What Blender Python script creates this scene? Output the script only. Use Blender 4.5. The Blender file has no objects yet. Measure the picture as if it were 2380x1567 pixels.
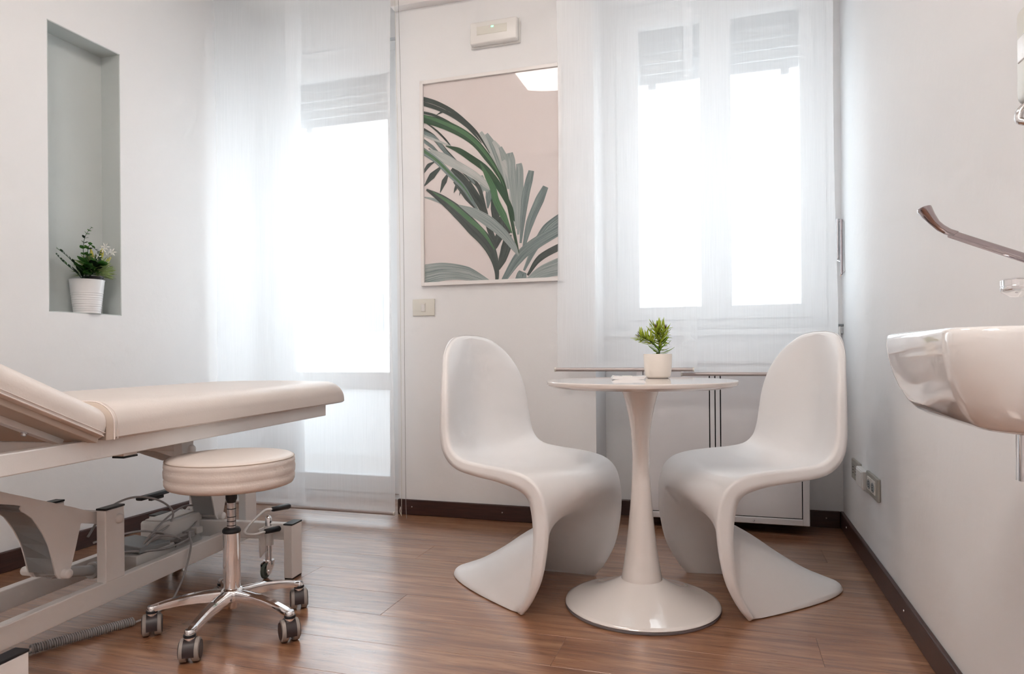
import bpy, bmesh, math, random
from mathutils import Vector, Matrix
random.seed(7)
PI = math.pi
scene = bpy.context.scene
COL = scene.collection

# ------------------------------------------------------------------ camera
cam_d = bpy.data.cameras.new('camera')
cam_d.sensor_width = 36.0
cam_d.lens = 36.0 * 1600.0 / 2380.0
cam_d.shift_y = (822.0 - 783.5) / 2380.0
cam_d.clip_start = 0.02
cam_d.clip_end = 200
cam = bpy.data.objects.new('camera', cam_d)
COL.objects.link(cam)
cam.matrix_world = (Matrix.Translation((0, 0, 0.82)) @ Matrix.Rotation(math.radians(17.25), 4, 'Z')
                    @ Matrix.Rotation(PI / 2, 4, 'X') @ Matrix.Rotation(math.radians(-0.45), 4, 'Z'))
scene.camera = cam

# ------------------------------------------------------------------ world (bright overcast daylight)
world = bpy.data.worlds.new('world')
scene.world = world
world.use_nodes = True
bg = world.node_tree.nodes['Background']
bg.inputs['Color'].default_value = (0.86, 0.935, 1.0, 1)
bg.inputs['Strength'].default_value = 2.6

# portals guide the daylight sampling through the two openings
def portal(name, loc, sx, sz):
    d = bpy.data.lights.new(name, 'AREA')
    d.shape = 'RECTANGLE'; d.size = sx; d.size_y = sz
    d.cycles.is_portal = True
    o = bpy.data.objects.new(name, d)
    COL.objects.link(o)
    o.location = loc
    o.rotation_euler = (-PI / 2, 0, 0)
    return o
portal('window_portal', (-0.035, 3.80, 1.65), 1.1, 1.5)
portal('door_portal', (-2.10, 3.80, 1.35), 1.1, 2.4)

LAMP_STRENGTH = 6.0
FILL_STRENGTH = 16.5  # strength of the added fill lamp behind the camera

vs = scene.view_settings
vs.view_transform = 'Standard'
vs.look = 'None'
vs.exposure = 1.32
vs.gamma = 1.0
vs.use_curve_mapping = False
try:
    scene.cycles.use_denoising = True
    scene.cycles.max_bounces = 7
    scene.cycles.diffuse_bounces = 4
    scene.cycles.transparent_max_bounces = 8
    scene.cycles.use_adaptive_sampling = True
    scene.cycles.adaptive_threshold = 0.1
    scene.cycles.adaptive_min_samples = 16
    scene.cycles.use_light_tree = False
    scene.cycles.glossy_bounces = 4
    scene.cycles.transmission_bounces = 6
    scene.cycles.sample_clamp_indirect = 8.0
    scene.cycles.caustics_reflective = False
    scene.cycles.caustics_refractive = False
except Exception:
    pass

# ------------------------------------------------------------------ helpers: materials
def lin(c):
    return c / 12.92 if c <= 0.04045 else ((c + 0.055) / 1.055) ** 2.4
def hexc(h):
    h = h.lstrip('#')
    return tuple(lin(int(h[i:i + 2], 16) / 255.0) for i in (0, 2, 4)) + (1.0,)

MATS = {}
def mat(name, col, rough=0.5, metal=0.0, spec=0.5, bump=0.0, bscale=60.0, vary=0.0, vscale=3.0, coat=0.0, stretch=None, emit=None, estr=0.0):
    m = bpy.data.materials.new(name)
    m.use_nodes = True
    nt = m.node_tree
    p = nt.nodes['Principled BSDF']
    c = hexc(col) if isinstance(col, str) else col
    p.inputs['Base Color'].default_value = c
    p.inputs['Roughness'].default_value = rough
    p.inputs['Metallic'].default_value = metal
    p.inputs['Specular IOR Level'].default_value = spec
    p.inputs['Coat Weight'].default_value = coat
    p.inputs['Coat Roughness'].default_value = 0.05
    tc = None
    if bump or vary:
        tc = nt.nodes.new('ShaderNodeTexCoord')
        src = tc.outputs['Object']
        if stretch:
            mp = nt.nodes.new('ShaderNodeMapping')
            mp.inputs['Scale'].default_value = stretch
            nt.links.new(src, mp.inputs['Vector'])
            src = mp.outputs['Vector']
    if bump:
        n = nt.nodes.new('ShaderNodeTexNoise')
        n.inputs['Scale'].default_value = bscale
        n.inputs['Detail'].default_value = 3
        b = nt.nodes.new('ShaderNodeBump')
        b.inputs['Strength'].default_value = bump
        b.inputs['Distance'].default_value = 0.01
        nt.links.new(src, n.inputs['Vector'])
        nt.links.new(n.outputs['Fac'], b.inputs['Height'])
        nt.links.new(b.outputs['Normal'], p.inputs['Normal'])
    if vary:
        n = nt.nodes.new('ShaderNodeTexNoise')
        n.inputs['Scale'].default_value = vscale
        n.inputs['Detail'].default_value = 4
        r = nt.nodes.new('ShaderNodeValToRGB')
        r.color_ramp.elements[0].position = 0.3
        r.color_ramp.elements[1].position = 0.7
        r.color_ramp.elements[0].color = tuple(max(0, x * (1 - vary)) for x in c[:3]) + (1,)
        r.color_ramp.elements[1].color = tuple(min(1, x * (1 + vary)) for x in c[:3]) + (1,)
        nt.links.new(src, n.inputs['Vector'])
        nt.links.new(n.outputs['Fac'], r.inputs['Fac'])
        nt.links.new(r.outputs['Color'], p.inputs['Base Color'])
    if emit:
        p.inputs['Emission Color'].default_value = emit
        p.inputs['Emission Strength'].default_value = estr
    MATS[name] = m
    return m

mat('wall_paint', '#ededee', 0.66, spec=0.25, bump=0.10, bscale=22, vary=0.012, vscale=2.0)
mat('ceiling_paint', '#f2efea', 0.8, spec=0.2, bump=0.05, bscale=40)
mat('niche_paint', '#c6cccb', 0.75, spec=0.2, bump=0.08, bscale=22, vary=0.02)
mat('dark_wood', '#3a211c', 0.38, bump=0.05, bscale=40, vary=0.25, vscale=12, stretch=(1, 1, 12))
mat('chair_plastic', '#eceaea', 0.34, spec=0.45, bump=0.02, bscale=350)
mat('gloss_white', '#eae4e0', 0.07, spec=0.6, coat=0.6)
mat('seal_grey', '#7a7478', 0.6)
mat('bed_paint', '#efecea', 0.32, spec=0.5, bump=0.02, bscale=300)
mat('bed_paint_grey', '#b9b8b8', 0.4)
mat('black_plastic', '#17181d', 0.45)
mat('dark_rubber', '#2a2624', 0.55)
mat('caster_brown', '#33292a', 0.42)
mat('tread_grey', '#9b938d', 0.55)
mat('wheel_grey', '#5a6660', 0.6)
mat('vinyl', '#ded3cc', 0.42, spec=0.45, bump=0.06, bscale=160, vary=0.02, vscale=5)
mat('vinyl_dark', '#c3b3a6', 0.5, bump=0.05, bscale=160)
mat('thread', '#e6dad4', 0.7)
mat('chrome', (0.86, 0.85, 0.86, 1), 0.06, metal=1.0)
mat('steel_satin', (0.62, 0.60, 0.61, 1), 0.25, metal=1.0)
mat('chrome_dark', (0.42, 0.36, 0.37, 1), 0.10, metal=1.0)
mat('white_plastic', '#e9e7e4', 0.35)
mat('cream_plastic', '#dedbd2', 0.35)
mat('grey_plastic', '#8c9092', 0.5)
mat('cable_grey', '#a5a2a2', 0.5)
mat('box_white', '#d8d5d2', 0.45)
mat('plate_nickel', '#a7a49b', 0.35, metal=0.3)
mat('socket_cream', '#ddd9d2', 0.4)
mat('hole_black', '#0c0c0d', 0.6)
mat('white_lacquer', '#e6e4e6', 0.35)
mat('alu_bar', '#b9b0ae', 0.35, metal=0.35)
mat('frame_white', '#ece8e6', 0.35)
mat('pvc_white', '#eef0f2', 0.35)
mat('shutter_grey', '#b4b2b4', 0.7)
mat('ceramic', '#eceae9', 0.05, spec=0.6, coat=0.8)
mat('pot_cream', '#eee5dc', 0.45)
mat('pot_white', '#e9e9ea', 0.28)
mat('nursery_pot', '#3a343a', 0.5)
mat('soil', '#3b2d22', 0.9)
mat('succulent', '#c4d257', 0.45, vary=0.18, vscale=40)
mat('succulent_dark', '#97b94a', 0.45, vary=0.2, vscale=40)
mat('succulent_tip', '#6e4a35', 0.5)
mat('fern', '#3f7a35', 0.45, vary=0.25, vscale=30)
mat('fern_dark', '#23432b', 0.5, vary=0.2, vscale=30)
mat('needle', '#8fa06c', 0.6, vary=0.3, vscale=50)
mat('bract', '#c2bb52', 0.5, vary=0.2, vscale=60)
mat('petal', '#f6f5f0', 0.5)
mat('stem', '#37522a', 0.6)
mat('parapet', '#e4e2e0', 0.8)
mat('building', '#c9c6c6', 0.8)
mat('building_dark', '#7e8288', 0.5)
mat('terrace', '#b5aaa2', 0.8)
mat('led_green', '#20ff60', 0.5, emit=(0.05, 1.0, 0.25, 1), estr=6.0)
mat('print_paper', '#efe5e3', 0.6)
mat('screen_white', '#f2f0f0', 0.12)

def leafy(name, col):
    """thin leaves let some light through"""
    nt = MATS[name].node_tree
    p = nt.nodes['Principled BSDF']; out = nt.nodes['Material Output']
    t = nt.nodes.new('ShaderNodeBsdfTranslucent'); t.inputs['Color'].default_value = hexc(col)
    mx = nt.nodes.new('ShaderNodeMixShader'); mx.inputs[0].default_value = 0.35
    nt.links.new(p.outputs[0], mx.inputs[1]); nt.links.new(t.outputs[0], mx.inputs[2]); nt.links.new(mx.outputs[0], out.inputs[0])
leafy('succulent', '#d2dc5c'); leafy('succulent_dark', '#b2cc50'); leafy('fern', '#6da14c'); leafy('needle', '#a5b578')

def lampmat(name, col, strength):
    m = bpy.data.materials.new(name); m.use_nodes = True
    nt = m.node_tree; nt.nodes.clear()
    o = nt.nodes.new('ShaderNodeOutputMaterial'); e = nt.nodes.new('ShaderNodeEmission')
    e.inputs['Color'].default_value = col; e.inputs['Strength'].default_value = strength
    nt.links.new(e.outputs[0], o.inputs[0])
    MATS[name] = m
lampmat('lamp_warm', (1.0, 0.915, 0.85, 1), LAMP_STRENGTH)
lampmat('lamp_fill', (1.0, 0.92, 0.86, 1), FILL_STRENGTH)

def clear_glass(name, fac=0.9, tint=(1, 1, 1, 1), ior=1.5):
    m = bpy.data.materials.new(name); m.use_nodes = True
    nt = m.node_tree; nt.nodes.clear()
    o = nt.nodes.new('ShaderNodeOutputMaterial')
    t = nt.nodes.new('ShaderNodeBsdfTransparent'); t.inputs[0].default_value = tint
    g = nt.nodes.new('ShaderNodeBsdfGlossy'); g.inputs['Roughness'].default_value = 0.0
    f = nt.nodes.new('ShaderNodeFresnel')
    ge = nt.nodes.new('ShaderNodeNewGeometry'); mr = nt.nodes.new('ShaderNodeMapRange')
    mr.inputs['To Min'].default_value = ior; mr.inputs['To Max'].default_value = 1.0 / ior   # same reflectance from either face
    nt.links.new(ge.outputs['Backfacing'], mr.inputs[0]); nt.links.new(mr.outputs[0], f.inputs['IOR'])
    mx = nt.nodes.new('ShaderNodeMixShader')
    nt.links.new(f.outputs[0], mx.inputs[0]); nt.links.new(t.outputs[0], mx.inputs[1]); nt.links.new(g.outputs[0], mx.inputs[2])
    nt.links.new(mx.outputs[0], o.inputs[0])
    MATS[name] = m
clear_glass('window_glass', tint=(0.97, 0.985, 0.98, 1))
clear_glass('picture_glass', tint=(1, 1, 1, 1), ior=1.45)

def fabric(name, see, translucent):
    """sheer woven blind cloth: part open weave, part light-passing fibre"""
    m = bpy.data.materials.new(name); m.use_nodes = True
    nt = m.node_tree; nt.nodes.clear()
    N = nt.nodes.new; Lk = nt.links.new
    o = N('ShaderNodeOutputMaterial')
    tr = N('ShaderNodeBsdfTransparent')
    df = N('ShaderNodeBsdfDiffuse'); df.inputs['Color'].default_value = (0.94, 0.945, 0.96, 1)
    tl = N('ShaderNodeBsdfTranslucent'); tl.inputs['Color'].default_value = (0.93, 0.945, 0.96, 1)
    m1 = N('ShaderNodeMixShader'); m1.inputs[0].default_value = translucent
    Lk(df.outputs[0], m1.inputs[1]); Lk(tl.outputs[0], m1.inputs[2])
    tc = N('ShaderNodeTexCoord'); mp = N('ShaderNodeMapping'); mp.inputs['Scale'].default_value = (160, 160, 2.0)
    nz = N('ShaderNodeTexNoise'); nz.inputs['Scale'].default_value = 3.0; nz.inputs['Detail'].default_value = 4
    Lk(tc.outputs['Object'], mp.inputs[0]); Lk(mp.outputs[0], nz.inputs['Vector'])
    mr = N('ShaderNodeMapRange')
    mr.inputs['From Min'].default_value = 0.25; mr.inputs['From Max'].default_value = 0.75
    mr.inputs['To Min'].default_value = see * 0.93; mr.inputs['To Max'].default_value = see * 1.07
    Lk(nz.outputs['Fac'], mr.inputs[0])
    m2 = N('ShaderNodeMixShader')
    Lk(mr.outputs[0], m2.inputs[0]); Lk(m1.outputs[0], m2.inputs[1]); Lk(tr.outputs[0], m2.inputs[2])
    Lk(m2.outputs[0], o.inputs[0])
    MATS[name] = m
fabric('blind_cloth', 0.41, 0.51)
def frosted(name):
    m = bpy.data.materials.new(name); m.use_nodes = True
    nt = m.node_tree; nt.nodes.clear()
    o = nt.nodes.new('ShaderNodeOutputMaterial')
    a = nt.nodes.new('ShaderNodeBsdfTransparent'); a.inputs[0].default_value = (0.40, 0.42, 0.43, 1)
    b_ = nt.nodes.new('ShaderNodeBsdfTranslucent'); b_.inputs[0].default_value = (0.42, 0.44, 0.45, 1)
    x = nt.nodes.new('ShaderNodeMixShader'); x.inputs[0].default_value = 0.6
    nt.links.new(a.outputs[0], x.inputs[1]); nt.links.new(b_.outputs[0], x.inputs[2]); nt.links.new(x.outputs[0], o.inputs[0])
    MATS[name] = m
frosted('frosted_glass')

def plank_material():
    m = bpy.data.materials.new('oak_floor'); m.use_nodes = True
    nt = m.node_tree; N = nt.nodes.new; Lk = nt.links.new
    p = nt.nodes['Principled BSDF']
    p.inputs['Specular IOR Level'].default_value = 0.6
    p.inputs['Coat Weight'].default_value = 1.0; p.inputs['Coat Roughness'].default_value = 0.22; p.inputs['Coat IOR'].default_value = 1.75
    tc = N('ShaderNodeTexCoord'); oi = N('ShaderNodeObjectInfo')
    mul = N('ShaderNodeVectorMath'); mul.operation = 'SCALE'; mul.inputs['Scale'].default_value = 1.0
    off = N('ShaderNodeCombineXYZ')
    sc = N('ShaderNodeMath'); sc.operation = 'MULTIPLY'; sc.inputs[1].default_value = 37.0
    Lk(oi.outputs['Random'], sc.inputs[0]); Lk(sc.outputs[0], off.inputs['X']); Lk(sc.outputs[0], off.inputs['Y']); Lk(sc.outputs[0], off.inputs['Z'])
    add = N('ShaderNodeVectorMath'); add.operation = 'ADD'
    Lk(tc.outputs['Object'], add.inputs[0]); Lk(off.outputs[0], add.inputs[1])
    mp = N('ShaderNodeMapping'); mp.inputs['Scale'].default_value = (1.3, 16, 1)
    Lk(add.outputs[0], mp.inputs[0])
    n1 = N('ShaderNodeTexNoise'); n1.inputs['Scale'].default_value = 2.2; n1.inputs['Detail'].default_value = 7; n1.inputs['Distortion'].default_value = 0.9
    Lk(mp.outputs[0], n1.inputs['Vector'])
    mp2 = N('ShaderNodeMapping'); mp2.inputs['Scale'].default_value = (6, 220, 1)
    Lk(add.outputs[0], mp2.inputs[0])
    n2 = N('ShaderNodeTexNoise'); n2.inputs['Scale'].default_value = 2.0; n2.inputs['Detail'].default_value = 3
    Lk(mp2.outputs[0], n2.inputs['Vector'])
    r = N('ShaderNodeValToRGB')
    e = r.color_ramp.elements
    e[0].position = 0.28; e[0].color = hexc('#7d5038')
    e[1].position = 0.72; e[1].color = hexc('#bd8f6b')
    x = r.color_ramp.elements.new(0.5); x.color = hexc('#a07051')
    Lk(n1.outputs['Fac'], r.inputs['Fac'])
    mixg = N('ShaderNodeMixRGB'); mixg.blend_type = 'MULTIPLY'; mixg.inputs[0].default_value = 0.48
    r2 = N('ShaderNodeValToRGB'); r2.color_ramp.elements[0].position = 0.35; r2.color_ramp.elements[0].color = (0.40, 0.34, 0.30, 1)
    r2.color_ramp.elements[1].position = 0.6; r2.color_ramp.elements[1].color = (1, 1, 1, 1)
    Lk(n2.outputs['Fac'], r2.inputs['Fac'])
    Lk(r.outputs[0], mixg.inputs[1]); Lk(r2.outputs[0], mixg.inputs[2])
    hs = N('ShaderNodeHueSaturation')
    mr = N('ShaderNodeMapRange'); mr.inputs['To Min'].default_value = 0.86; mr.inputs['To Max'].default_value = 1.10
    Lk(oi.outputs['Random'], mr.inputs[0]); Lk(mr.outputs[0], hs.inputs['Value'])
    Lk(mixg.outputs[0], hs.inputs['Color']); Lk(hs.outputs[0], p.inputs['Base Color'])
    mr2 = N('ShaderNodeMapRange'); mr2.inputs['To Min'].default_value = 0.22; mr2.inputs['To Max'].default_value = 0.38
    Lk(n2.outputs['Fac'], mr2.inputs[0]); Lk(mr2.outputs[0], p.inputs['Roughness'])
    b = N('ShaderNodeBump'); b.inputs['Strength'].default_value = 0.12; b.inputs['Distance'].default_value = 0.002
    Lk(n2.outputs['Fac'], b.inputs['Height']); Lk(b.outputs[0], p.inputs['Normal'])
    MATS['oak_floor'] = m
plank_material()

def leaf_print(name, c1, c2, rot, scale):
    """printed palm blade: fine lengthwise veins between two greens"""
    m = bpy.data.materials.new(name); m.use_nodes = True
    nt = m.node_tree; N = nt.nodes.new; Lk = nt.links.new
    p = nt.nodes['Principled BSDF']; p.inputs['Roughness'].default_value = 0.6; p.inputs['Specular IOR Level'].default_value = 0.2
    at = N('ShaderNodeUVMap'); at.uv_map = 'UVMap'
    mp = N('ShaderNodeMapping'); mp.inputs['Scale'].default_value = (0.7, 9.0, 1)
    Lk(at.outputs[0], mp.inputs[0])
    n = N('ShaderNodeTexNoise'); n.inputs['Scale'].default_value = 2.4; n.inputs['Detail'].default_value = 4
    Lk(mp.outputs[0], n.inputs['Vector'])
    r = N('ShaderNodeValToRGB'); r.color_ramp.elements[0].position = 0.36; r.color_ramp.elements[1].position = 0.64
    r.color_ramp.elements[0].color = hexc(c1); r.color_ramp.elements[1].color = hexc(c2)
    Lk(n.outputs['Fac'], r.inputs['Fac']); Lk(r.outputs[0], p.inputs['Base Color'])
    MATS[name] = m
leaf_print('print_dark', '#2b3331', '#5a6662', 0, 1)
leaf_print('print_green', '#3c6e45', '#6d9270', 0, 1)
leaf_print('print_grey', '#7d8d8c', '#b9c1c0', 0, 1)
leaf_print('print_mid', '#56696a', '#9dabaa', 0, 1)
leaf_print('print_gdark', '#26402f', '#4a6b52', 0, 1)
leaf_print('print_pale', '#a8b3b0', '#d5d5d3', 0, 1)

# ------------------------------------------------------------------ helpers: geometry
class MB:
    def __init__(s):
        s.bm = bmesh.new()
    def box(s, lo, hi, M=None, bevel=0.0, seg=2):
        r = bmesh.ops.create_cube(s.bm, size=1.0)
        vs_ = r['verts']
        c = [(a + b) / 2 for a, b in zip(lo, hi)]; d = [abs(b - a) for a, b in zip(lo, hi)]
        for v in vs_:
            v.co = Vector((v.co.x * d[0] + c[0], v.co.y * d[1] + c[1], v.co.z * d[2] + c[2]))
        if bevel > 0:
            es = list({e for v in vs_ for e in v.link_edges})
            g = bmesh.ops.bevel(s.bm, geom=es, offset=bevel, segments=seg, profile=0.5, affect='EDGES')
            vs_ = list({v for f in g['faces'] for v in f.verts} | {v for v in vs_ if v.is_valid})
        if M is not None:
            for v in vs_:
                v.co = M @ v.co
        return s
    def tube(s, pts, r, n=10, caps=True, radii=None):
        pts = [Vector(p) for p in pts]
        rings = []
        up = None
        for i, p in enumerate(pts):
            if i == 0: t = pts[1] - pts[0]
            elif i == len(pts) - 1: t = pts[-1] - pts[-2]
            else: t = (pts[i + 1] - pts[i]).normalized() + (pts[i] - pts[i - 1]).normalized()
            t = t.normalized() if t.length > 1e-9 else Vector((0, 0, 1))
            if up is None:
                up = Vector((0, 0, 1)) if abs(t.z) < 0.9 else Vector((1, 0, 0))
            a = t.cross(up)
            if a.length < 1e-6:
                up = Vector((1, 0, 0)) if abs(t.x) < 0.9 else Vector((0, 1, 0)); a = t.cross(up)
            a.normalize(); b = a.cross(t).normalized(); up = b
            rr = radii[i] if radii else r
            rings.append([s.bm.verts.new(p + (a * math.cos(2 * PI * k / n) + b * math.sin(2 * PI * k / n)) * rr) for k in range(n)])
        for i in range(len(rings) - 1):
            for k in range(n):
                s.bm.faces.new((rings[i][k], rings[i][(k + 1) % n], rings[i + 1][(k + 1) % n], rings[i + 1][k]))
        if caps:
            s.bm.faces.new(list(reversed(rings[0]))); s.bm.faces.new(rings[-1])
        return s
    def lathe(s, prof, c=(0, 0, 0), n=48, M=None, close=True):
        c = Vector(c); rings = []
        new = []
        for (r, z) in prof:
            if r < 1e-6:
                v = s.bm.verts.new(c + Vector((0, 0, z))); rings.append([v]); new.append(v)
            else:
                ring = [s.bm.verts.new(c + Vector((r * math.cos(2 * PI * k / n), r * math.sin(2 * PI * k / n), z))) for k in range(n)]
                rings.append(ring); new += ring
        for A, B in zip(rings[:-1], rings[1:]):
            for k in range(n):
                k2 = (k + 1) % n
                if len(A) == 1 and len(B) == 1: continue
                if len(A) == 1: s.bm.faces.new((A[0], B[k2], B[k]))
                elif len(B) == 1: s.bm.faces.new((A[k], A[k2], B[0]))
                else: s.bm.faces.new((A[k], A[k2], B[k2], B[k]))
        if M is not None:
            for v in new: v.co = M @ v.co
        return s
    def prism(s, poly, t0, t1, fn):
        """poly: 2D outline; fn(u, v, t) -> 3D"""
        A = [s.bm.verts.new(fn(u, v, t0)) for u, v in poly]
        B = [s.bm.verts.new(fn(u, v, t1)) for u, v in poly]
        n = len(poly)
        s.bm.faces.new(A); s.bm.faces.new(list(reversed(B)))
        for k in range(n):
            s.bm.faces.new((A[k], B[k], B[(k + 1) % n], A[(k + 1) % n]))
        return s
    def grid(s, P):
        V = [[s.bm.verts.new(p) for p in row] for row in P]
        for i in range(len(V) - 1):
            for j in range(len(V[0]) - 1):
                s.bm.faces.new((V[i][j], V[i][j + 1], V[i + 1][j + 1], V[i + 1][j]))
        return s
    def loft(s, loops, cap0=True, cap1=True):
        V = [[s.bm.verts.new(p) for p in L] for L in loops]
        n = len(V[0])
        for i in range(len(V) - 1):
            for j in range(n):
                s.bm.faces.new((V[i][j], V[i][(j + 1) % n], V[i + 1][(j + 1) % n], V[i + 1][j]))
        if cap0: s.bm.faces.new(list(reversed(V[0])))
        if cap1: s.bm.faces.new(V[-1])
        return s
    def mesh(s, name, m, smooth=None, recalc=True):
        if recalc:
            bmesh.ops.recalc_face_normals(s.bm, faces=s.bm.faces)
        if smooth:
            ang = math.radians(smooth)
            for f in s.bm.faces: f.smooth = True
            for e in s.bm.edges:
                if len(e.link_faces) == 2 and e.calc_face_angle(0) > ang: e.smooth = False
        me = bpy.data.meshes.new(name)
        s.bm.to_mesh(me); s.bm.free()
        if m: me.materials.append(MATS[m])
        return me
    def build(s, name, m, parent=None, smooth=None, **kw):
        o = bpy.data.objects.new(name, s.mesh(name, m, smooth))
        COL.objects.link(o)
        if parent is not None: o.parent = parent
        tag(o, **kw)
        return o

def tag(o, label=None, cat=None, group=None, kind=None):
    if label: o['label'] = label
    if cat: o['category'] = cat
    if group: o['group'] = group
    if kind: o['kind'] = kind
    return o
def empty(name, loc=(0, 0, 0), rz=0.0, **kw):
    o = bpy.data.objects.new(name, None); COL.objects.link(o)
    o.location = loc; o.rotation_euler = (0, 0, rz); o.empty_display_size = 0.05
    return tag(o, **kw)
def copy_tree(o, parent=None):
    c = o.copy(); COL.objects.link(c); c.parent = parent
    for ch in o.children: copy_tree(ch, c)
    return c
def inst(name, me, parent, M):
    o = bpy.data.objects.new(name, me); COL.objects.link(o); o.parent = parent
    o.matrix_local = M
    return o
def spline(pts, n=8):
    """Catmull-Rom through 3D points"""
    P = [Vector(p) for p in pts]
    P = [P[0] * 2 - P[1]] + P + [P[-1] * 2 - P[-2]]
    out = []
    for i in range(1, len(P) - 2):
        for k in range(n):
            t = k / n
            a, b, c, d = P[i - 1], P[i], P[i + 1], P[i + 2]
            out.append(0.5 * ((2 * b) + (c - a) * t + (2 * a - 5 * b + 4 * c - d) * t * t + (3 * b - a - 3 * c + d) * t ** 3))
    out.append(P[-2])
    return out
def rrect(x0, x1, y0, y1, r, n=6):
    """rounded rectangle outline (r: one radius or four, order x0y0, x1y0, x1y1, x0y1)"""
    rs = r if isinstance(r, (list, tuple)) else (r,) * 4
    out = []
    for (cx, cy, a0, rr) in ((x0 + rs[0], y0 + rs[0], PI, rs[0]), (x1 - rs[1], y0 + rs[1], 1.5 * PI, rs[1]),
                             (x1 - rs[2], y1 - rs[2], 0, rs[2]), (x0 + rs[3], y1 - rs[3], 0.5 * PI, rs[3])):
        for k in range(n + 1):
            a = a0 + 0.5 * PI * k / n
            out.append((cx + rr * math.cos(a), cy + rr * math.sin(a)))
    return out

# ================================================================== THE SETTING
WL, WR = -2.645, 0.515          # left / right wall faces
YP, YR = 3.215, 3.495           # pier face, recess back face
YB, ZC = -1.30, 2.85            # wall behind the camera, ceiling
XP0, XP1 = -1.615, -0.586       # pier between the two recesses

floor = MB().box((WL - 0.25, YB - 0.2, -0.06), (WR + 0.25, YR + 0.10, -0.012)).build('floor', 'dark_wood', kind='structure',
        label='brown oak plank floor of the treatment room')
# planks run along the window wall, joints staggered
PW, PLN = 0.192, 1.285
def plank_mesh(L, W):
    b = MB()
    b.box((0, 0, -0.012), (L, W, 0.0), bevel=0.0007, seg=1)
    return b.mesh('plank', 'oak_floor')
pcache = {}
row = 0
y = YB - 0.02
offs = [0.35, 0.95, 0.12, 0.68, 1.1, 0.5, 0.82, 0.22]
while y < YR + 0.01:
    W = min(PW, YR + 0.03 - y) - 0.0005
    x = WL - 0.02 - offs[row % 8]
    while x < WR + 0.01:
        x0 = max(x, WL - 0.02); x1 = min(x + PLN, WR + 0.02)
        L = x1 - x0 - 0.0005
        if L > 0.03:
            key = (round(L, 3), round(W, 3))
            if key not in pcache: pcache[key] = plank_mesh(L, W)
            inst('plank', pcache[key], floor, Matrix.Translation((x0, y, 0)))
        x += PLN
    y += PW; row += 1

# walls
NY0, NY1, NZ0, NZ1, ND = 2.13, 2.485, 1.007, 2.207, 0.105
b = MB()
T = 0.25
b.box((WL - T, YB - T, -0.05), (WL, NY0, ZC + 0.1))
b.box((WL - T, NY1, -0.05), (WL, YR + 0.30, ZC + 0.1))
b.box((WL - T, NY0, -0.05), (WL, NY1, NZ0))
b.box((WL - T, NY0, NZ1), (WL, NY1, ZC + 0.1))
wl = b.build('wall_left', 'wall_paint', kind='structure', label='white plaster wall with tall recessed niche')
n_ = MB()
e_ = 0.004
n_.box((WL - ND - 0.02, NY0 - 0.0, NZ0 - 0.0), (WL - ND, NY1, NZ1))
n_.build('niche_back', 'niche_paint', wl, label='grey painted back of the wall niche')
MB().box((WL - ND, NY0, NZ0), (WL - 0.001, NY0 + e_, NZ1)).build('niche_side', 'niche_paint', wl)
MB().box((WL - ND, NY1 - e_, NZ0), (WL - 0.001, NY1, NZ1)).build('niche_side', 'niche_paint', wl)
MB().box((WL - ND, NY0, NZ1 - e_), (WL - 0.001, NY1, NZ1)).build('niche_top', 'niche_paint', wl)
MB().box((WL - ND, NY0, NZ0), (WL - 0.001, NY1, NZ0 + e_)).build('niche_sill', 'niche_paint', wl)

MB().box((WR, YB - T, -0.05), (WR + T, YR + 0.30, ZC + 0.1)).build('wall_right', 'wall_paint', kind='structure', label='white plaster wall behind the washbasin')
MB().box((WL - T, YB - T, -0.05), (WR + T, YB, ZC + 0.1)).build('wall_behind', 'wall_paint', kind='structure', label='white wall opposite the windows')
MB().box((WL - T, YB - T, ZC), (WR + T, YR + 0.3, ZC + 0.12)).build('ceiling', 'ceiling_paint', kind='structure', label='white flat ceiling')
# window wall: pier, parapet below the window, lintels
WX0, WX1, WZ0, WZ1 = -0.53, 0.46, 0.93, 2.58
DX0, DX1, DZ1 = -2.60, -1.66, 2.60
YO = YR + 0.22
b = MB()
b.box((XP0, YP, -0.05), (XP1, YO, ZC + 0.05))
b.box((XP1, YR, -0.05), (WR, YO, WZ0))
b.box((XP1, YR, WZ0), (WX0, YO, WZ1)); b.box((WX1, YR, WZ0), (WR, YO, WZ1))
b.box((XP1, YR, WZ1), (WR, YO, ZC + 0.05))
b.box((WL, YR, DZ1), (XP0, YO, ZC + 0.05))
b.box((WL, YR, -0.05), (DX0, YO, DZ1)); b.box((DX1, YR, -0.05), (XP0, YO, DZ1))
b.build('wall_back', 'wall_paint', kind='structure', label='white window wall with pier between door and window')
MB().box((XP0 + 0.0, YP - 0.055, 2.585), (XP1, YP + 0.01, ZC), bevel=0.004).build('trim_1', 'frame_white', kind='structure', label='white cornice board above the picture')

# baseboards
BH = 0.078
def board(name, lo, hi, label):
    return MB().box(lo, hi, bevel=0.004).build(name, 'dark_wood', kind='structure', label=label)
def screw(parent, loc, axis):
    M = Matrix.Translation(loc) @ Vector((0, 0, 1)).rotation_difference(Vector(axis)).to_matrix().to_4x4()
    MB().lathe([(0, 0.0022), (0.0028, 0.002), (0.0045, 0.0), (0.0045, -0.001), (0, -0.001)], n=12, M=M).build('screw', 'steel_satin', parent, 40)
bl = board('baseboard_left', (WL, YB, 0), (WL + 0.018, YR, BH), 'dark brown baseboard along the niche wall')
for yy in (1.35, 2.45): screw(bl, (WL + 0.018, yy, 0.036), (1, 0, 0))
br = board('baseboard_right', (WR - 0.015, YB, 0), (WR, YR, BH), 'dark brown baseboard under the sockets')
for yy in (3.32, 2.30, 1.6): screw(br, (WR - 0.015, yy, 0.045), (-1, 0, 0))
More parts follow.
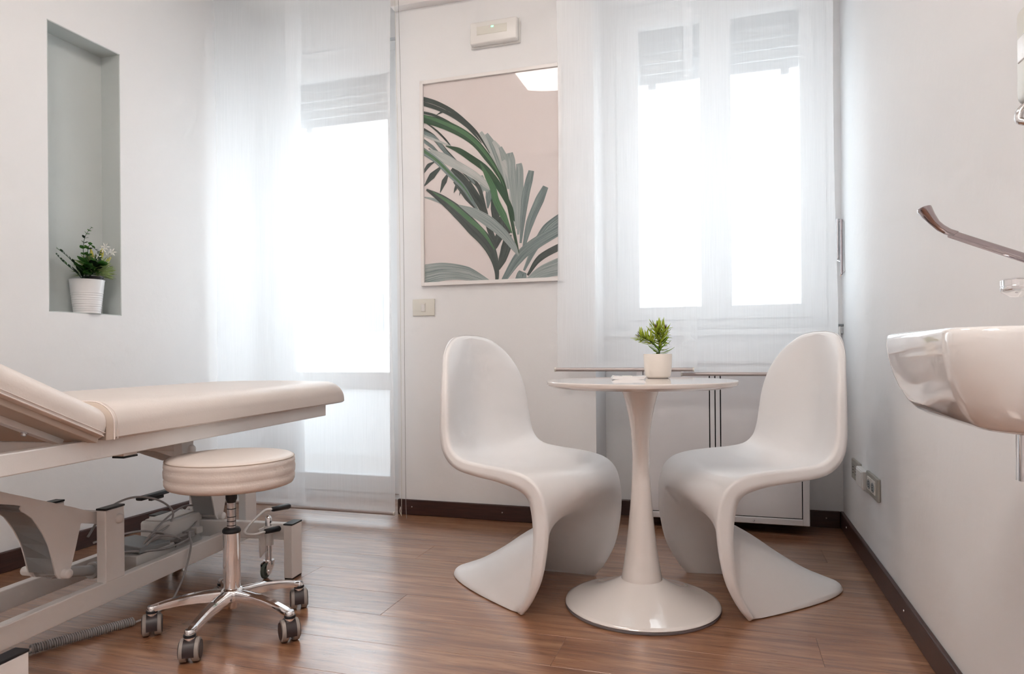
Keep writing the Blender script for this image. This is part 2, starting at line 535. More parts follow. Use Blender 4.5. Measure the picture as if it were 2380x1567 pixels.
bp = board('baseboard_pier', (XP0, YP - 0.015, 0), (XP1 + 0.012, YP, BH), 'dark brown baseboard below the picture')
for xx in (-1.535, -1.05): screw(bp, (xx, YP - 0.015, 0.042), (0, -1, 0))
board('baseboard_jamb', (XP1, YP, 0), (XP1 + 0.012, YR, BH), 'dark brown baseboard on the window jamb')
bw = board('baseboard_window', (XP1, YR - 0.015, 0), (WR - 0.015, YR, BH), 'dark brown baseboard under the radiator cover')
screw(bw, (0.44, YR - 0.015, 0.045), (0, -1, 0))

# window: outer frame, two sashes with panes, sill
def ring_frame(x0, x1, z0, z1, w, y0, y1, bev=0.004):
    b = MB()
    b.box((x0, y0, z0), (x0 + w, y1, z1), bevel=bev, seg=1); b.box((x1 - w, y0, z0), (x1, y1, z1), bevel=bev, seg=1)
    b.box((x0 + w, y0, z0), (x1 - w, y1, z0 + w), bevel=bev, seg=1); b.box((x0 + w, y0, z1 - w), (x1 - w, y1, z1), bevel=bev, seg=1)
    return b
win = empty('window_1', (0, 0, 0), kind='structure', label='white two leaf window above the radiator cover')
ring_frame(WX0, WX1, WZ0, WZ1, 0.055, YR + 0.03, YR + 0.10).build('window_frame', 'pvc_white', win)
for (sx0, sx1) in ((WX0 + 0.05, -0.045), (-0.035, WX1 - 0.05)):
    sh = ring_frame(sx0, sx1, WZ0 + 0.05, WZ1 - 0.05, 0.067, YR + 0.02, YR + 0.075).build('sash', 'pvc_white', win)
    MB().box((sx0 + 0.06, YR + 0.045, WZ0 + 0.11), (sx1 - 0.06, YR + 0.051, WZ1 - 0.11)).build('pane', 'window_glass', sh)
MB().box((-0.075, YR + 0.008, WZ0 + 0.05), (-0.01, YR + 0.03, WZ1 - 0.05), bevel=0.005).build('meeting_stile', 'pvc_white', win)
MB().box((XP1, YR - 0.03, WZ0 - 0.03), (WR, YR + 0.12, WZ0), bevel=0.004).build('window_sill', 'pvc_white', win)
# french door
dr = empty('door_1', (0, 0, 0), kind='structure', label='white glazed balcony door behind the left blinds')
ring_frame(DX0, DX1, -0.01, DZ1, 0.07, YR + 0.03, YR + 0.10).build('door_frame', 'pvc_white', dr)
lf = ring_frame(DX0 + 0.06, DX1 - 0.06, 0.03, DZ1 - 0.06, 0.10, YR + 0.02, YR + 0.08).build('door_leaf', 'pvc_white', dr)
MB().box((DX0 + 0.15, YR + 0.02, 0.62), (DX1 - 0.15, YR + 0.08, 0.72), bevel=0.004).build('middle_rail', 'pvc_white', lf)
MB().box((DX0 + 0.15, YR + 0.045, 0.71), (DX1 - 0.15, YR + 0.051, DZ1 - 0.15)).build('pane', 'window_glass', lf)
MB().grid([[(DX0 + 0.15, YR + 0.048, 0.12), (DX1 - 0.15, YR + 0.048, 0.12)], [(DX0 + 0.15, YR + 0.048, 0.63), (DX1 - 0.15, YR + 0.048, 0.63)]]).build('lower_pane', 'frosted_glass', lf, label='frosted lower door pane')

# roller shutters outside, lowered a little; each slat a part
def shutter(name, x0, x1, zb, zt, label):
    r = empty(name, ((x0 + x1) / 2, YR + 0.20, zb), label=label, cat='roller shutter', group='roller shutters outside')
    me = MB().box((-(x1 - x0) / 2, -0.006, 0), ((x1 - x0) / 2, 0.006, 0.052), bevel=0.004, seg=2).mesh('slat', 'shutter_grey')
    k = 0
    while zb + k * 0.054 < zt:
        inst('slat', me, r, Matrix.Translation((0, 0, k * 0.054))); k += 1
    for sx in (-1, 1):
        MB().box((sx * 0.33 * (x1 - x0) - 0.02, -0.012, -0.03), (sx * 0.33 * (x1 - x0) + 0.02, 0.006, 0.002), bevel=0.003).build('stopper', 'shutter_grey', r)
shutter('roller_shutter', WX0, WX1, 2.235, 2.60, 'grey slatted roller shutter lowered outside the two leaf window')
shutter('roller_shutter', DX0, DX1, 2.22, 2.62, 'grey slatted roller shutter lowered outside the balcony door')

# outside: balcony floor, parapet, a far block of flats
MB().box((-4.5, YO + 0.01, -0.15), (2.5, YO + 1.5, -0.02)).build('balcony_floor', 'terrace', kind='structure', label='pale tiled balcony floor outside the door')
MB().box((-4.5, YO + 1.40, -0.15), (2.5, YO + 1.52, 0.94), bevel=0.01).build('balcony_parapet', 'parapet', label='low pale balcony parapet beyond the glazed door', cat='parapet')
ap = empty('apartment_building', (-10.5, 21.0, -14), label='distant pale block of flats beyond the balcony parapet', cat='building')
MB().box((-1.6, 0, 0), (1.6, 3, 17.2)).build('wall', 'building', ap)
MB().box((-0.4, 0.2, 17.2), (1.3, 2.4, 18.6)).build('roof_tower', 'building', ap)
wm = MB().box((-0.35, -0.06, 0), (0.35, 0.05, 1.3)).mesh('window', 'building_dark')
for zz in range(5):
    for xx in (-0.9, 0.2, 1.1):
        inst('window', wm, ap, Matrix.Translation((xx, 0, 8.6 + zz * 1.75)))

# ================================================================== BLINDS
def blind(x0, x1, yb, z0, label, bar_over=0.012, seed=0, bar_x=None):
    rnd = random.Random(seed)
    r = empty('panel_blind', ((x0 + x1) / 2, yb, z0), label=label, cat='blind', group='sheer white panel blinds')
    w = x1 - x0; top = ZC - 0.055
    P = []
    nz, nx = 46, 26
    ph = [rnd.uniform(0, 6.28) for _ in range(4)]
    for i in range(nz + 1):
        z = z0 + (top - z0) * i / nz
        f = 1 - i / nz
        rowp = []
        for j in range(nx + 1):
            u = j / nx
            edge = math.exp(-u * 14) + math.exp(-(1 - u) * 14)
            yy = 0.0035 * f * math.sin(3.1 * u + ph[0] + 1.3 * z) + 0.008 * f * (1 - f) * edge * math.sin(5.2 * z + ph[1])
            xx = -w / 2 + w * u + (0.010 * f ** 1.2 * math.sin(2.2 * z + ph[2]) * (1 - abs(2 * u - 1)) * 0.3) + (0.012 * math.sin(PI * min(1, f * 1.15)) * (1 if u < 0.5 else -1) * abs(2 * u - 1) ** 6)
            rowp.append((xx, yy, z - z0))
        P.append(rowp)
    MB().grid(P).build('cloth', 'blind_cloth', r, 180)
    MB().grid([[(-w / 2 + w * u / 8, -0.0015, zz) for u in range(9)] for zz in (0.0, 0.028)]).build('hem', 'blind_cloth', r, 180)
    bx0, bx1 = bar_x if bar_x else (x0 - bar_over, x1 - 0.006)
    bc = (x0 + x1) / 2
    M = Matrix.Translation((0, -0.004, -0.004))
    bb = MB().tube([(bx0 - bc, -0.004, -0.002), (bx1 - bc, -0.004, -0.002)], 0.0085, 14).build('bottom_bar', 'alu_bar', r, 40)
    for xe, sg in ((bx0 - bc, -1), (bx1 - bc, 1)):
        MB().tube([(xe, -0.004, -0.002), (xe + sg * 0.006, -0.004, -0.002)], 0.0098, 14).build('end_cap', 'cream_plastic', bb, 40)
    MB().box((-w / 2, -0.008, top - z0 - 0.03), (w / 2, 0.008, top - z0 + 0.02), bevel=0.003).build('carrier', 'white_lacquer', r)
    return r
blind(-2.622, -2.072, 3.068, 0.045, 'sheer white panel blind hanging against the niche wall', seed=1)
blind(-2.157, -1.548, 3.040, 0.045, 'sheer white floor length panel blind beside the pier with the picture', seed=2)
blind(-0.728, -0.115, 3.040, 0.748, 'sheer white panel blind hanging behind the small potted succulent', seed=3, bar_x=(-0.734, -0.135))
blind(-0.175, 0.438, 3.068, 0.728, 'sheer white panel blind hanging nearest the washbasin wall', seed=4, bar_x=(-0.18, 0.44))
# ceiling track that carries them
tk = empty('blind_track', (0, 3.055, ZC), label='white ceiling track carrying the panel blinds', cat='curtain track')
MB().box((WL + 0.005, -0.035, -0.038), (WR - 0.005, 0.035, -0.001), bevel=0.003).build('rail', 'white_lacquer', tk)
# draw cord beside the left blinds
cd = empty('draw_cord', (-1.53, 3.12, 0.0), label='thin white draw cord hanging beside the picture pier', cat='cord')
MB().tube(spline([(-0.003, -0.04, 2.82), (-0.002, 0, 1.6), (0, 0, 0.7), (0.001, 0, 0.12), (0.004, 0.0, 0.002)], 6), 0.0012, 6).build('cord', 'cable_grey', cd, 60)
MB().tube(spline([(-0.022, -0.04, 2.82), (-0.022, 0, 1.4), (-0.022, 0, 0.13), (-0.030, 0.0, 0.06), (-0.034, 0.0, 0.035), (-0.022, 0.0, 0.012)], 6), 0.0012, 6).build('cord', 'cream_plastic', cd, 60)

# ================================================================== PICTURE
pic = empty('framed_picture', (-1.103, YP, 1.684), label='large framed print of palm fronds on the pier wall', cat='picture')
PWd, PHt = 0.736, 1.038
b = MB(); fw = 0.018
b.box((-PWd / 2, -0.024, -PHt / 2), (-PWd / 2 + fw, -0.0005, PHt / 2), bevel=0.002)
b.build('frame_side', 'frame_white', pic)
MB().box((PWd / 2 - fw, -0.024, -PHt / 2), (PWd / 2, -0.0005, PHt / 2), bevel=0.002).build('frame_side', 'frame_white', pic)
MB().box((-PWd / 2 + fw, -0.024, -PHt / 2), (PWd / 2 - fw, -0.0005, -PHt / 2 + fw), bevel=0.002).build('frame_rail', 'frame_white', pic)
MB().box((-PWd / 2 + fw, -0.024, PHt / 2 - fw), (PWd / 2 - fw, -0.0005, PHt / 2), bevel=0.002).build('frame_rail', 'frame_white', pic)
IX0, IX1, IZ0, IZ1 = -PWd / 2 + fw, PWd / 2 - fw, -PHt / 2 + fw, PHt / 2 - fw
prn = MB().box((IX0, -0.010, IZ0), (IX1, -0.003, IZ1)).build('print_sheet', 'print_paper', pic, label='pink white paper printed with green palm leaves')
MB().box((IX0, -0.0165, IZ0), (IX1, -0.0150, IZ1)).build('glass_pane', 'picture_glass', pic)
# printed blades: (centre line in crop units 0..770 x 0..1120 of the visible sheet, widths, colour)
def clip_poly(poly, x0, x1, z0, z1):
    def cut(P, inside, inter):
        out = []
        for i in range(len(P)):
            a, b_ = P[i - 1], P[i]
            if inside(b_):
                if not inside(a): out.append(inter(a, b_))
                out.append(b_)
            elif inside(a): out.append(inter(a, b_))
        return out
    def ix(xv): return lambda a, b_: tuple(a[k] + (b_[k] - a[k]) * (xv - a[0]) / (b_[0] - a[0]) for k in range(4))
    def iz(zv): return lambda a, b_: tuple(a[k] + (b_[k] - a[k]) * (zv - a[1]) / (b_[1] - a[1]) for k in range(4))
    P = cut(poly, lambda p: p[0] >= x0, ix(x0))
    if P: P = cut(P, lambda p: p[0] <= x1, ix(x1))
    if P: P = cut(P, lambda p: p[1] >= z0, iz(z0))
    if P: P = cut(P, lambda p: p[1] <= z1, iz(z1))
    return P
# blades of the print: tone, widths and centre line in millimetres from the sheet's middle
LEAVES = [
    ('pale', [17.1, 28.5, 28.5, 17.1], [(78, -57),(31, 65),(-10, 171),(-46, 232)]),
    ('grey', [22.8, 34.2, 34.2, 17.1], [(89, -58),(55, 63),(20, 157),(-16, 220)]),
    ('pale', [22.8, 34.2, 34.2, 17.1], [(98, -59),(79, 50),(50, 131),(20, 180)]),
    ('grey', [28.5, 34.2, 34.2, 17.1], [(107, -59),(93, 26),(76, 95),(56, 148)]),
    ('pale', [11.4, 34.2, 39.9, 28.5], [(131, -245),(119, -139),(114, -21),(67, 79)]),
    ('pale', [8.6, 28.5, 34.2, 17.1], [(138, -257),(141, -140),(151, -24),(134, 11)]),
    ('grey', [11.4, 42.8, 45.6, 32.0], [(140, -257),(116, -10),(109, 75),(104, 115)]),
    ('grey', [11.4, 37.7, 37.7, 28.5], [(144, -286),(153, -112),(154, 21),(150, 59)]),
    ('mid', [11.4, 37.7, 37.7, 28.5], [(156, -328),(180, -120),(201, -28),(213, 19)]),
    ('mid', [11.4, 39.9, 45.6, 28.5], [(168, -363),(204, -232),(253, -125),(284, -64)]),
    ('mid', [11.4, 34.2, 45.6, 34.2], [(172, -462),(227, -355),(287, -266),(382, -197)]),
    ('dark', [11.4, 32.0, 34.2], [(190, -486),(256, -403),(387, -340)]),
    ('grey', [22.8, 62.8, 97.0], [(183, -515),(268, -472),(386, -443)]),
    ('mid', [22.8, 52.5, 57.1, 51.3], [(61, -516),(142, -403),(227, -337),(387, -255)]),
    ('mid', [62.8, 51.3, 39.9], [(153, -520),(160, -485),(167, -468)]),
    ('grey', [108.4, 91.3, 68.5, 11.4], [(-362, -464),(-249, -450),(-121, -465),(5, -514)]),
    ('dark', [34.2, 51.3, 39.9, 9.1], [(94, -283),(81, -347),(62, -405),(44, -452)]),
    ('dark', [34.2, 39.9, 9.1], [(57, -252),(44, -298),(30, -347)]),
    ('dark', [28.5, 45.6, 34.2], [(21, -90),(27, -150),(32, -221)]),
    ('dark', [45.6, 62.8, 34.2], [(64, -193),(69, -241),(94, -283)]),
    ('mid', [34.2, 34.2, 6.8], [(-3, -47),(-5, -94),(-11, -148)]),
    ('grey', [22.8, 22.8, 6.8], [(-41, -15),(-38, -44),(-38, -68)]),
    ('grey', [22.8, 39.9, 34.2], [(-47, 15),(-30, -32),(0, -57)]),
    ('dark', [9.1, 34.2, 4.6], [(-256, 79),(-307, 37),(-351, -12)]),
    ('dark', [4.6, 20.5, 11.4], [(-294, 106),(-326, 91),(-354, 57)]),
    ('dark', [11.4, 28.5, 3.4], [(-222, 36),(-241, 3),(-264, -51)]),
    ('dark', [17.1, 14.3, 2.3], [(-173, -22),(-181, -39),(-190, -58)]),
    ('dark', [8.6, 2.3], [(-154, -53),(-160, -74)]),
    ('dark', [22.8, 21.7, 19.4, 16.0, 12.6, 8.0, 2.9], [(-361, 434),(-279, 401),(-192, 349),(-112, 279),(-64, 228),(-28, 173),(3, 122)]),
    ('dark', [20.5, 19.4, 17.1, 14.8, 11.4, 2.9], [(-361, 410),(-279, 376),(-198, 331),(-124, 274),(-76, 223),(-40, 177)]),
    ('dark', [3.4, 9.1, 8.0, 3.4], [(-279, 342),(-254, 352),(-223, 357),(-185, 356)]),
    ('dark', [13.7, 12.6, 9.1, 2.9], [(-362, 365),(-292, 341),(-217, 301),(-155, 259)]),
    ('dark', [5.7, 9.1, 9.1, 2.9], [(-337, 308),(-280, 262),(-230, 210),(-193, 163)]),
    ('dark', [11.4, 22.8, 22.8, 22.8, 22.8, 19.4, 13.7, 4.6], [(-362, 285),(-299, 234),(-237, 159),(-169, 83),(-102, 8),(-54, -47),(-17, -176),(-4, -204)]),
    ('mid', [14.8, 20.5, 17.1, 17.1, 9.1], [(-362, 267),(-287, 222),(-225, 140),(-151, 70),(-78, -22)]),
    ('pale', [8.0, 11.4, 4.6], [(-363, 250),(-287, 216),(-202, 177)]),
    ('mid', [17.1, 17.1, 4.6], [(-360, 226),(-306, 183),(-265, 147)]),
    ('dark', [4.6, 8.0, 6.8, 2.3], [(-325, 176),(-275, 154),(-225, 134),(-169, 83)]),
    ('dark', [17.1, 34.2, 34.2, 28.5, 28.5, 22.8, 4.6], [(-200, 63),(-151, 18),(-103, -43),(-30, -169),(1, -260),(21, -308),(29, -353)]),
    ('dark', [28.5, 32.0, 9.1], [(-181, 3),(-117, -86),(-66, -152)]),
    ('dark', [34.2, 28.5, 22.8, 5.7], [(-117, -14),(-67, -84),(-29, -146),(-6, -199)]),
    ('pale', [17.1, 45.6, 42.8, 37.1, 28.5, 9.1], [(-319, 166),(-250, 125),(-169, 77),(-84, 24),(-6, -39),(24, -61)]),
    ('mid', [34.2, 28.5, 28.5, 25.1, 17.1, 4.6], [(-360, 170),(-281, 111),(-213, 41),(-139, -34),(-92, -106),(-52, -167)]),
    ('green', [14.8, 12.6, 11.4, 8.0, 3.4], [(-360, 173),(-281, 113),(-213, 45),(-139, -30),(-92, -103)]),
    ('gdark', [4.6, 26.2, 32.0, 34.2, 34.2, 30.8, 22.8, 4.6], [(-231, 181),(-162, 152),(-95, 105),(-29, 54),(19, -2),(54, -55),(107, -155),(126, -221)]),
    ('gdark', [39.9, 45.6, 42.8, 37.1, 34.2, 22.8, 19.4, 14.8, 5.7], [(-365, 335),(-248, 293),(-143, 236),(-70, 177),(-11, 103),(37, 31),(78, -57),(130, -303),(147, -377)]),
    ('green', [12.6, 17.1, 19.4, 17.1, 13.7, 8.0, 3.4], [(-349, 344),(-248, 300),(-143, 243),(-70, 183),(-10, 109),(37, 37),(75, -46)]),
    ('green', [5.7, 25.1, 32.0, 34.2, 34.2, 4.6], [(-47, 78),(-11, 7),(18, -53),(33, -115),(70, -188),(113, -277)]),
    ('grey', [4.6, 14.8, 17.1], [(-355, -67),(-292, -85),(-227, -117)]),
    ('dark', [9.1, 39.9, 62.8, 68.5, 62.8, 39.9, 22.8, 12.6], [(-338, -30),(-259, -81),(-169, -155),(-87, -240),(-18, -315),(20, -394),(34, -462),(33, -521)]),
    ('green', [3.4, 19.4, 22.8, 20.5, 5.7], [(-305, -43),(-208, -109),(-112, -192),(-37, -263),(24, -353)]),
    ('grey', [4.6, 45.6, 54.2, 45.6, 34.2, 4.6], [(-163, -121),(-86, -163),(-5, -214),(69, -279),(118, -340),(147, -390)]),
]
def blade(no, tone, widths, pts):
    C = spline([(x / 1000, y_ / 1000, 0) for x, y_ in pts], 7)
    n = len(C)
    Lf, Rt = [], []
    for i in range(n):
        t = i / (n - 1) * (len(widths) - 1); k = min(int(t), len(widths) - 2)
        w = (widths[k] + (widths[k + 1] - widths[k]) * (t - k)) / 1000
        d = (C[min(i + 1, n - 1)] - C[max(i - 1, 0)]); d = d.normalized() if d.length else Vector((1, 0, 0))
        nn = Vector((-d.y, d.x, 0))
        Lf.append(C[i] + nn * w / 2); Rt.append(C[i] - nn * w / 2)
    yy = -0.0101 - 0.00006 * no
    b = MB(); uvl = b.bm.loops.layers.uv.new('UVMap')
    for i in range(n - 1):
        q = [(P.x, P.y, u + no * 0.37, v + no * 0.21) for P, u, v in ((Lf[i], i / n, 0), (Lf[i + 1], (i + 1) / n, 0), (Rt[i + 1], (i + 1) / n, 1), (Rt[i], i / n, 1))]
        q = clip_poly(q, IX0 + 0.0005, IX1 - 0.0005, IZ0 + 0.0005, IZ1 - 0.0005)
        if len(q) < 3: continue
        f = b.bm.faces.new([b.bm.verts.new((p[0], yy, p[1])) for p in q])
        for lp, p in zip(f.loops, q): lp[uvl].uv = (p[2], p[3])
    bmesh.ops.remove_doubles(b.bm, verts=b.bm.verts, dist=1e-7)
    b.build('printed_leaf', 'print_' + tone, pic)
for no, (tone, widths, pts) in enumerate(LEAVES): blade(no, tone, widths, pts)

# ================================================================== SMALL WALL FITTINGS
em = empty('emergency_light', (-1.068, YP, 2.391), label='white emergency light with green diode above the picture', cat='light')
MB().box((-0.128, -0.012, -0.061), (0.128, 0.0, 0.061), bevel=0.004).build('back_plate', 'white_plastic', em)
MB().box((-0.122, -0.044, -0.055), (0.122, -0.010, 0.055), bevel=0.010, seg=3).build('cover', 'white_plastic', em, 35)
MB().box((-0.085, -0.0455, -0.012), (0.07, -0.043, 0.028), bevel=0.001).build('diffuser', 'cream_plastic', em)
MB().box((-0.010, -0.0465, 0.018), (0.002, -0.044, 0.024), bevel=0.001).build('diode', 'led_green', em, label='glowing green diode')

sw = empty('light_switch', (-1.4645, YP, 1.058), label='cream light switch on the pier below the picture', cat='switch')
MB().box((-0.061, -0.010, -0.043), (0.061, 0.0, 0.043), bevel=0.004, seg=3).build('plate', 'cream_plastic', sw, 35)
MB().box((-0.013, -0.0125, -0.022), (0.012, -0.009, 0.022), bevel=0.001).build('surround', 'socket_cream', sw)
MB().box((-0.009, -0.017, -0.018), (0.009, -0.011, 0.018), Matrix.Rotation(0.12, 4, 'X') , bevel=0.002).build('rocker', 'white_plastic', sw)

def socket(name, y0, y1, label, twin):
    r = empty(name, (WR, (y0 + y1) / 2, 0.327), label=label, cat='socket')
    h = (y1 - y0) / 2
    MB().box((-0.011, -h, -0.041), (0.0, h, 0.041), bevel=0.003).build('plate', 'plate_nickel', r)
    if twin:
        for s in (-1, 1):
            q = MB().box((-0.014, s * h * 0.36 - h * 0.33, -0.024), (-0.009, s * h * 0.36 + h * 0.33, 0.026), bevel=0.002).build('insert', 'socket_cream', r)
            MB().lathe([(0, 0.001), (0.017, 0.001), (0.019, -0.002), (0, -0.002)], n=20, M=Matrix.Translation((-0.0142, s * h * 0.36, 0)) @ Matrix.Rotation(-PI / 2, 4, 'Y') @ Matrix.Scale(h * 0.30 / 0.019, 4, (0, 1, 0))).build('socket_well', 'grey_plastic', q)
            for dz in (-0.009, 0, 0.009):
                MB().box((-0.0165, s * h * 0.36 - 0.003, dz - 0.002), (-0.013, s * h * 0.36 + 0.003, dz + 0.002)).build('pin_hole', 'hole_black', q)
    else:
        for s in (-1, 1):
            q = MB().box((-0.0135, s * h * 0.36 - h * 0.30, -0.022), (-0.009, s * h * 0.36 + h * 0.30, 0.022), bevel=0.001).build('insert', 'plate_nickel', r)
            for dz in (-0.012, 0, 0.012):
                MB().box((-0.0145, s * h * 0.36 - 0.006, dz - 0.002), (-0.013, s * h * 0.36 + 0.006, dz + 0.002)).build('pin_hole', 'hole_black', q)
    return r
socket('wall_socket', 3.035, 3.205, 'grey wall socket plate farther from the washbasin, with narrow slots', False)
jb = empty('junction_box', (WR, 2.965, 0.325), label='white blank box between the two grey socket plates', cat='box')
MB().box((-0.022, -0.07, -0.036), (0, 0.07, 0.036), bevel=0.004).build('body', 'white_plastic', jb)
MB().box((-0.025, -0.055, -0.03), (-0.020, 0.055, 0.03), bevel=0.002).build('lid', 'white_plastic', jb)
socket('wall_socket', 2.685, 2.885, 'grey wall socket plate with two round cream outlets', True)

ck = empty('shutter_crank', (WR, 3.40, 1.30), label='chrome folded shutter crank on the wall by the window', cat='crank')
MB().tube([(0, 0.05, 0.115), (-0.018, 0.05, 0.115), (-0.022, 0.05, 0.11)], 0.006, 10).build('bracket', 'steel_satin', ck, 40)
MB().tube([(-0.022, 0.05, 0.125), (-0.022, 0.05, -0.06)], 0.0075, 12).build('tube', 'steel_satin', ck, 40)
MB().tube(spline([(-0.012, 0.015, 0.115), (-0.012, 0.015, 0.0), (-0.012, 0.01, -0.11), (-0.014, 0.008, -0.135)], 5), 0.0055, 10).build('handle', 'chrome_dark', ck, 40)
MB().tube(spline([(-0.03, 0.06, -0.055), (-0.026, 0.04, -0.066), (-0.016, 0.02, -0.075)], 5), 0.003, 8).build('hook', 'chrome', ck, 40)
MB().tube(spline([(-0.0, 0.012, -0.118), (-0.013, 0.01, -0.132), (-0.018, 0.0, -0.14)], 5), 0.004, 8).build('hook', 'chrome', ck, 40)
cr = empty('crank_rod', (WR - 0.015, 3.455, 0.93), label='slim grey crank rod hanging low beside the window', cat='rod')
MB().tube([(0, 0, 0.01), (0, 0, -0.40)], 0.004, 8).build('rod', 'white_plastic', cr, 40)
MB().tube([(0.015, 0, 0.008), (-0.008, 0, 0.008)], 0.006, 8).build('clip', 'grey_plastic', cr, 40)

# radiator cover with slots
RC = empty('radiator_cover', (0.0, 3.29, 0.045), label='white radiator cover with three dark slots under the window', cat='radiator cover')
rx0, rx1, rh, rd = -0.405, 0.350, 0.72, YR - 3.29
MB().box((rx0, 0, 0), (rx0 + 0.028, 0.02, rh), bevel=0.002, seg=1).build('frame_stile', 'white_lacquer', RC)
MB().box((rx1 - 0.028, 0, 0), (rx1, 0.02, rh), bevel=0.002, seg=1).build('frame_stile', 'white_lacquer', RC)
MB().box((rx0 + 0.028, 0, 0), (rx1 - 0.028, 0.02, 0.028), bevel=0.002, seg=1).build('frame_rail', 'white_lacquer', RC)
MB().box((rx0 + 0.028, 0, rh - 0.028), (rx1 - 0.028, 0.02, rh), bevel=0.002, seg=1).build('frame_rail', 'white_lacquer', RC)
MB().box((rx0, 0.02, 0), (rx0 + 0.016, rd, rh)).build('side_panel', 'white_lacquer', RC)
MB().box((rx1 - 0.016, 0.02, 0), (rx1, rd, rh)).build('side_panel', 'white_lacquer', RC)
MB().box((rx0 - 0.01, -0.01, rh), (rx1 + 0.01, rd, rh + 0.018), bevel=0.003).build('top_board', 'white_lacquer', RC)
MB().box((rx0 + 0.016, 0.05, 0.004), (rx1 - 0.016, 0.055, rh)).build('dark_backing', 'hole_black', RC)
g = 0.0048
xs = [rx0 + 0.032, -0.073, -0.0485, -0.025, rx1 - 0.032]
for k in range(4):
    MB().box((xs[k] + (g / 2 if k else 0), 0.003, 0.032), (xs[k + 1] - (g / 2 if k < 3 else 0), 0.018, rh - 0.032), bevel=0.001, seg=1).build('front_panel', 'white_lacquer', RC)
screw(RC, (0.115, 0.0, 0.012), (0, -1, 0))

# ================================================================== TULIP TABLE
TX, TY = -0.266, 2.258
tb = empty('pedestal_table', (TX, TY, 0), label='small round white pedestal table between the two chairs', cat='table')
MB().lathe([(0, 0.001), (0.246, 0.001), (0.2475, 0.004), (0.2475, 0.008), (0, 0.008)], n=72).build('floor_gasket', 'seal_grey', tb, 40)
prof = [(0.244, 0.008), (0.2475, 0.012), (0.245, 0.0165), (0.235, 0.019), (0.22, 0.0225), (0.195, 0.0295), (0.165, 0.0395), (0.135, 0.0515), (0.105, 0.066), (0.082, 0.0785), (0.066, 0.088), (0.052, 0.096)]
MB().lathe(prof, n=96).build('base', 'gloss_white', tb, 50)
prof = [(0.0655, 0.082), (0.066, 0.086), (0.0635, 0.10), (0.0565, 0.14), (0.049, 0.19), (0.042, 0.25), (0.0355, 0.32), (0.0305, 0.39), (0.0278, 0.45), (0.0272, 0.49), (0.0285, 0.53), (0.032, 0.57), (0.038, 0.61), (0.046, 0.65), (0.054, 0.68), (0.0605, 0.70), (0.063, 0.708), (0, 0.708)]
MB().lathe(prof, n=64).build('column', 'gloss_white', tb, 60)
prof = [(0, 0.7075), (0.27, 0.7075), (0.285, 0.709), (0.3025, 0.7165), (0.3045, 0.720), (0.3045, 0.7275), (0.303, 0.730), (0, 0.730)]
MB().lathe(prof, n=112).build('tabletop', 'gloss_white', tb, 30)
MB().box((-0.085, -0.012, 0.703), (-0.078, -0.004, 0.7078)).build('screw_block', 'black_plastic', tb)

# remote on the table
rm = empty('remote_control', (-0.315, 2.335, 0.730), rz=0.25, label='small white handset lying on the round table', cat='remote')
poly = [(-0.056, 0.004), (-0.05, 0.013), (-0.03, 0.0115), (0.03, 0.0105), (0.052, 0.0125), (0.058, 0.012), (0.048, 0.0015), (0.03, 0.0), (-0.03, 0.0), (-0.048, 0.001)]
MB().prism(poly, -0.03, 0.03, lambda u, v, t: Vector((u, t, v))).build('shell', 'screen_white', rm)
MB().box((-0.02, -0.018, 0.0105), (0.012, 0.018, 0.0125), bevel=0.001).build('button_pad', 'cream_plastic', rm)

# succulent in a cream pot on the table
PX, PY, PZ = -0.228, 2.46, 0.7302
pp = empty('potted_succulent', (PX, PY, PZ), label='small green succulent in a cream pot on the table', cat='potted plant')
MB().lathe([(0, 0.0), (0.034, 0.0), (0.040, 0.003), (0.044, 0.010), (0.0468, 0.03), (0.0488, 0.07), (0.0492, 0.083), (0.0485, 0.0845), (0.0465, 0.0845), (0.0455, 0.075), (0.0452, 0.070), (0, 0.072)], n=56).build('pot', 'pot_cream', pp, 50)
MB().lathe([(0.0452, 0.0725), (0.03, 0.0765), (0.012, 0.0785), (0, 0.0795)], n=24).build('soil', 'soil', pp, 60)
def blade3d(L, w, curl, th=0.0012):
    P0, P1 = [], []
    n = 8
    for i in range(n + 1):
        t = i / n
        ww = w * (0.45 + 1.1 * t) * (1 - t ** 3.2) + 0.0002
        z = curl * L * t * t
        x = L * t * (1 - 0.15 * abs(curl) * t)
        P0.append([(x, -ww, z + 0.25 * ww), (x, 0, z - 0.0008), (x, ww, z + 0.25 * ww)])
    b = MB().grid(P0)
    bmesh.ops.solidify(b.bm, geom=b.bm.faces[:], thickness=th)
    return b
lm = {}
for mn in ('succulent', 'succulent_dark'):
    for k, (L, w, c) in enumerate(((0.044, 0.0038, 0.25), (0.038, 0.0040, -0.15), (0.050, 0.0035, 0.45))):
        lm[(mn, k)] = blade3d(L, w, c).mesh('leaf', mn, 60)
tipm = blade3d(0.022, 0.0016, 0.3).mesh('leaf', 'succulent_tip', 60)
def orient(p, d, roll=0.0):
    d = Vector(d).normalized()
    up = Vector((0, 0, 1)) if abs(d.z) < 0.95 else Vector((1, 0, 0))
    yv = up.cross(d).normalized(); zv = d.cross(yv)
    M = Matrix((d, yv, zv)).transposed().to_4x4()
    return Matrix.Translation(p) @ M @ Matrix.Rotation(roll, 4, 'X')
rs = random.Random(11)
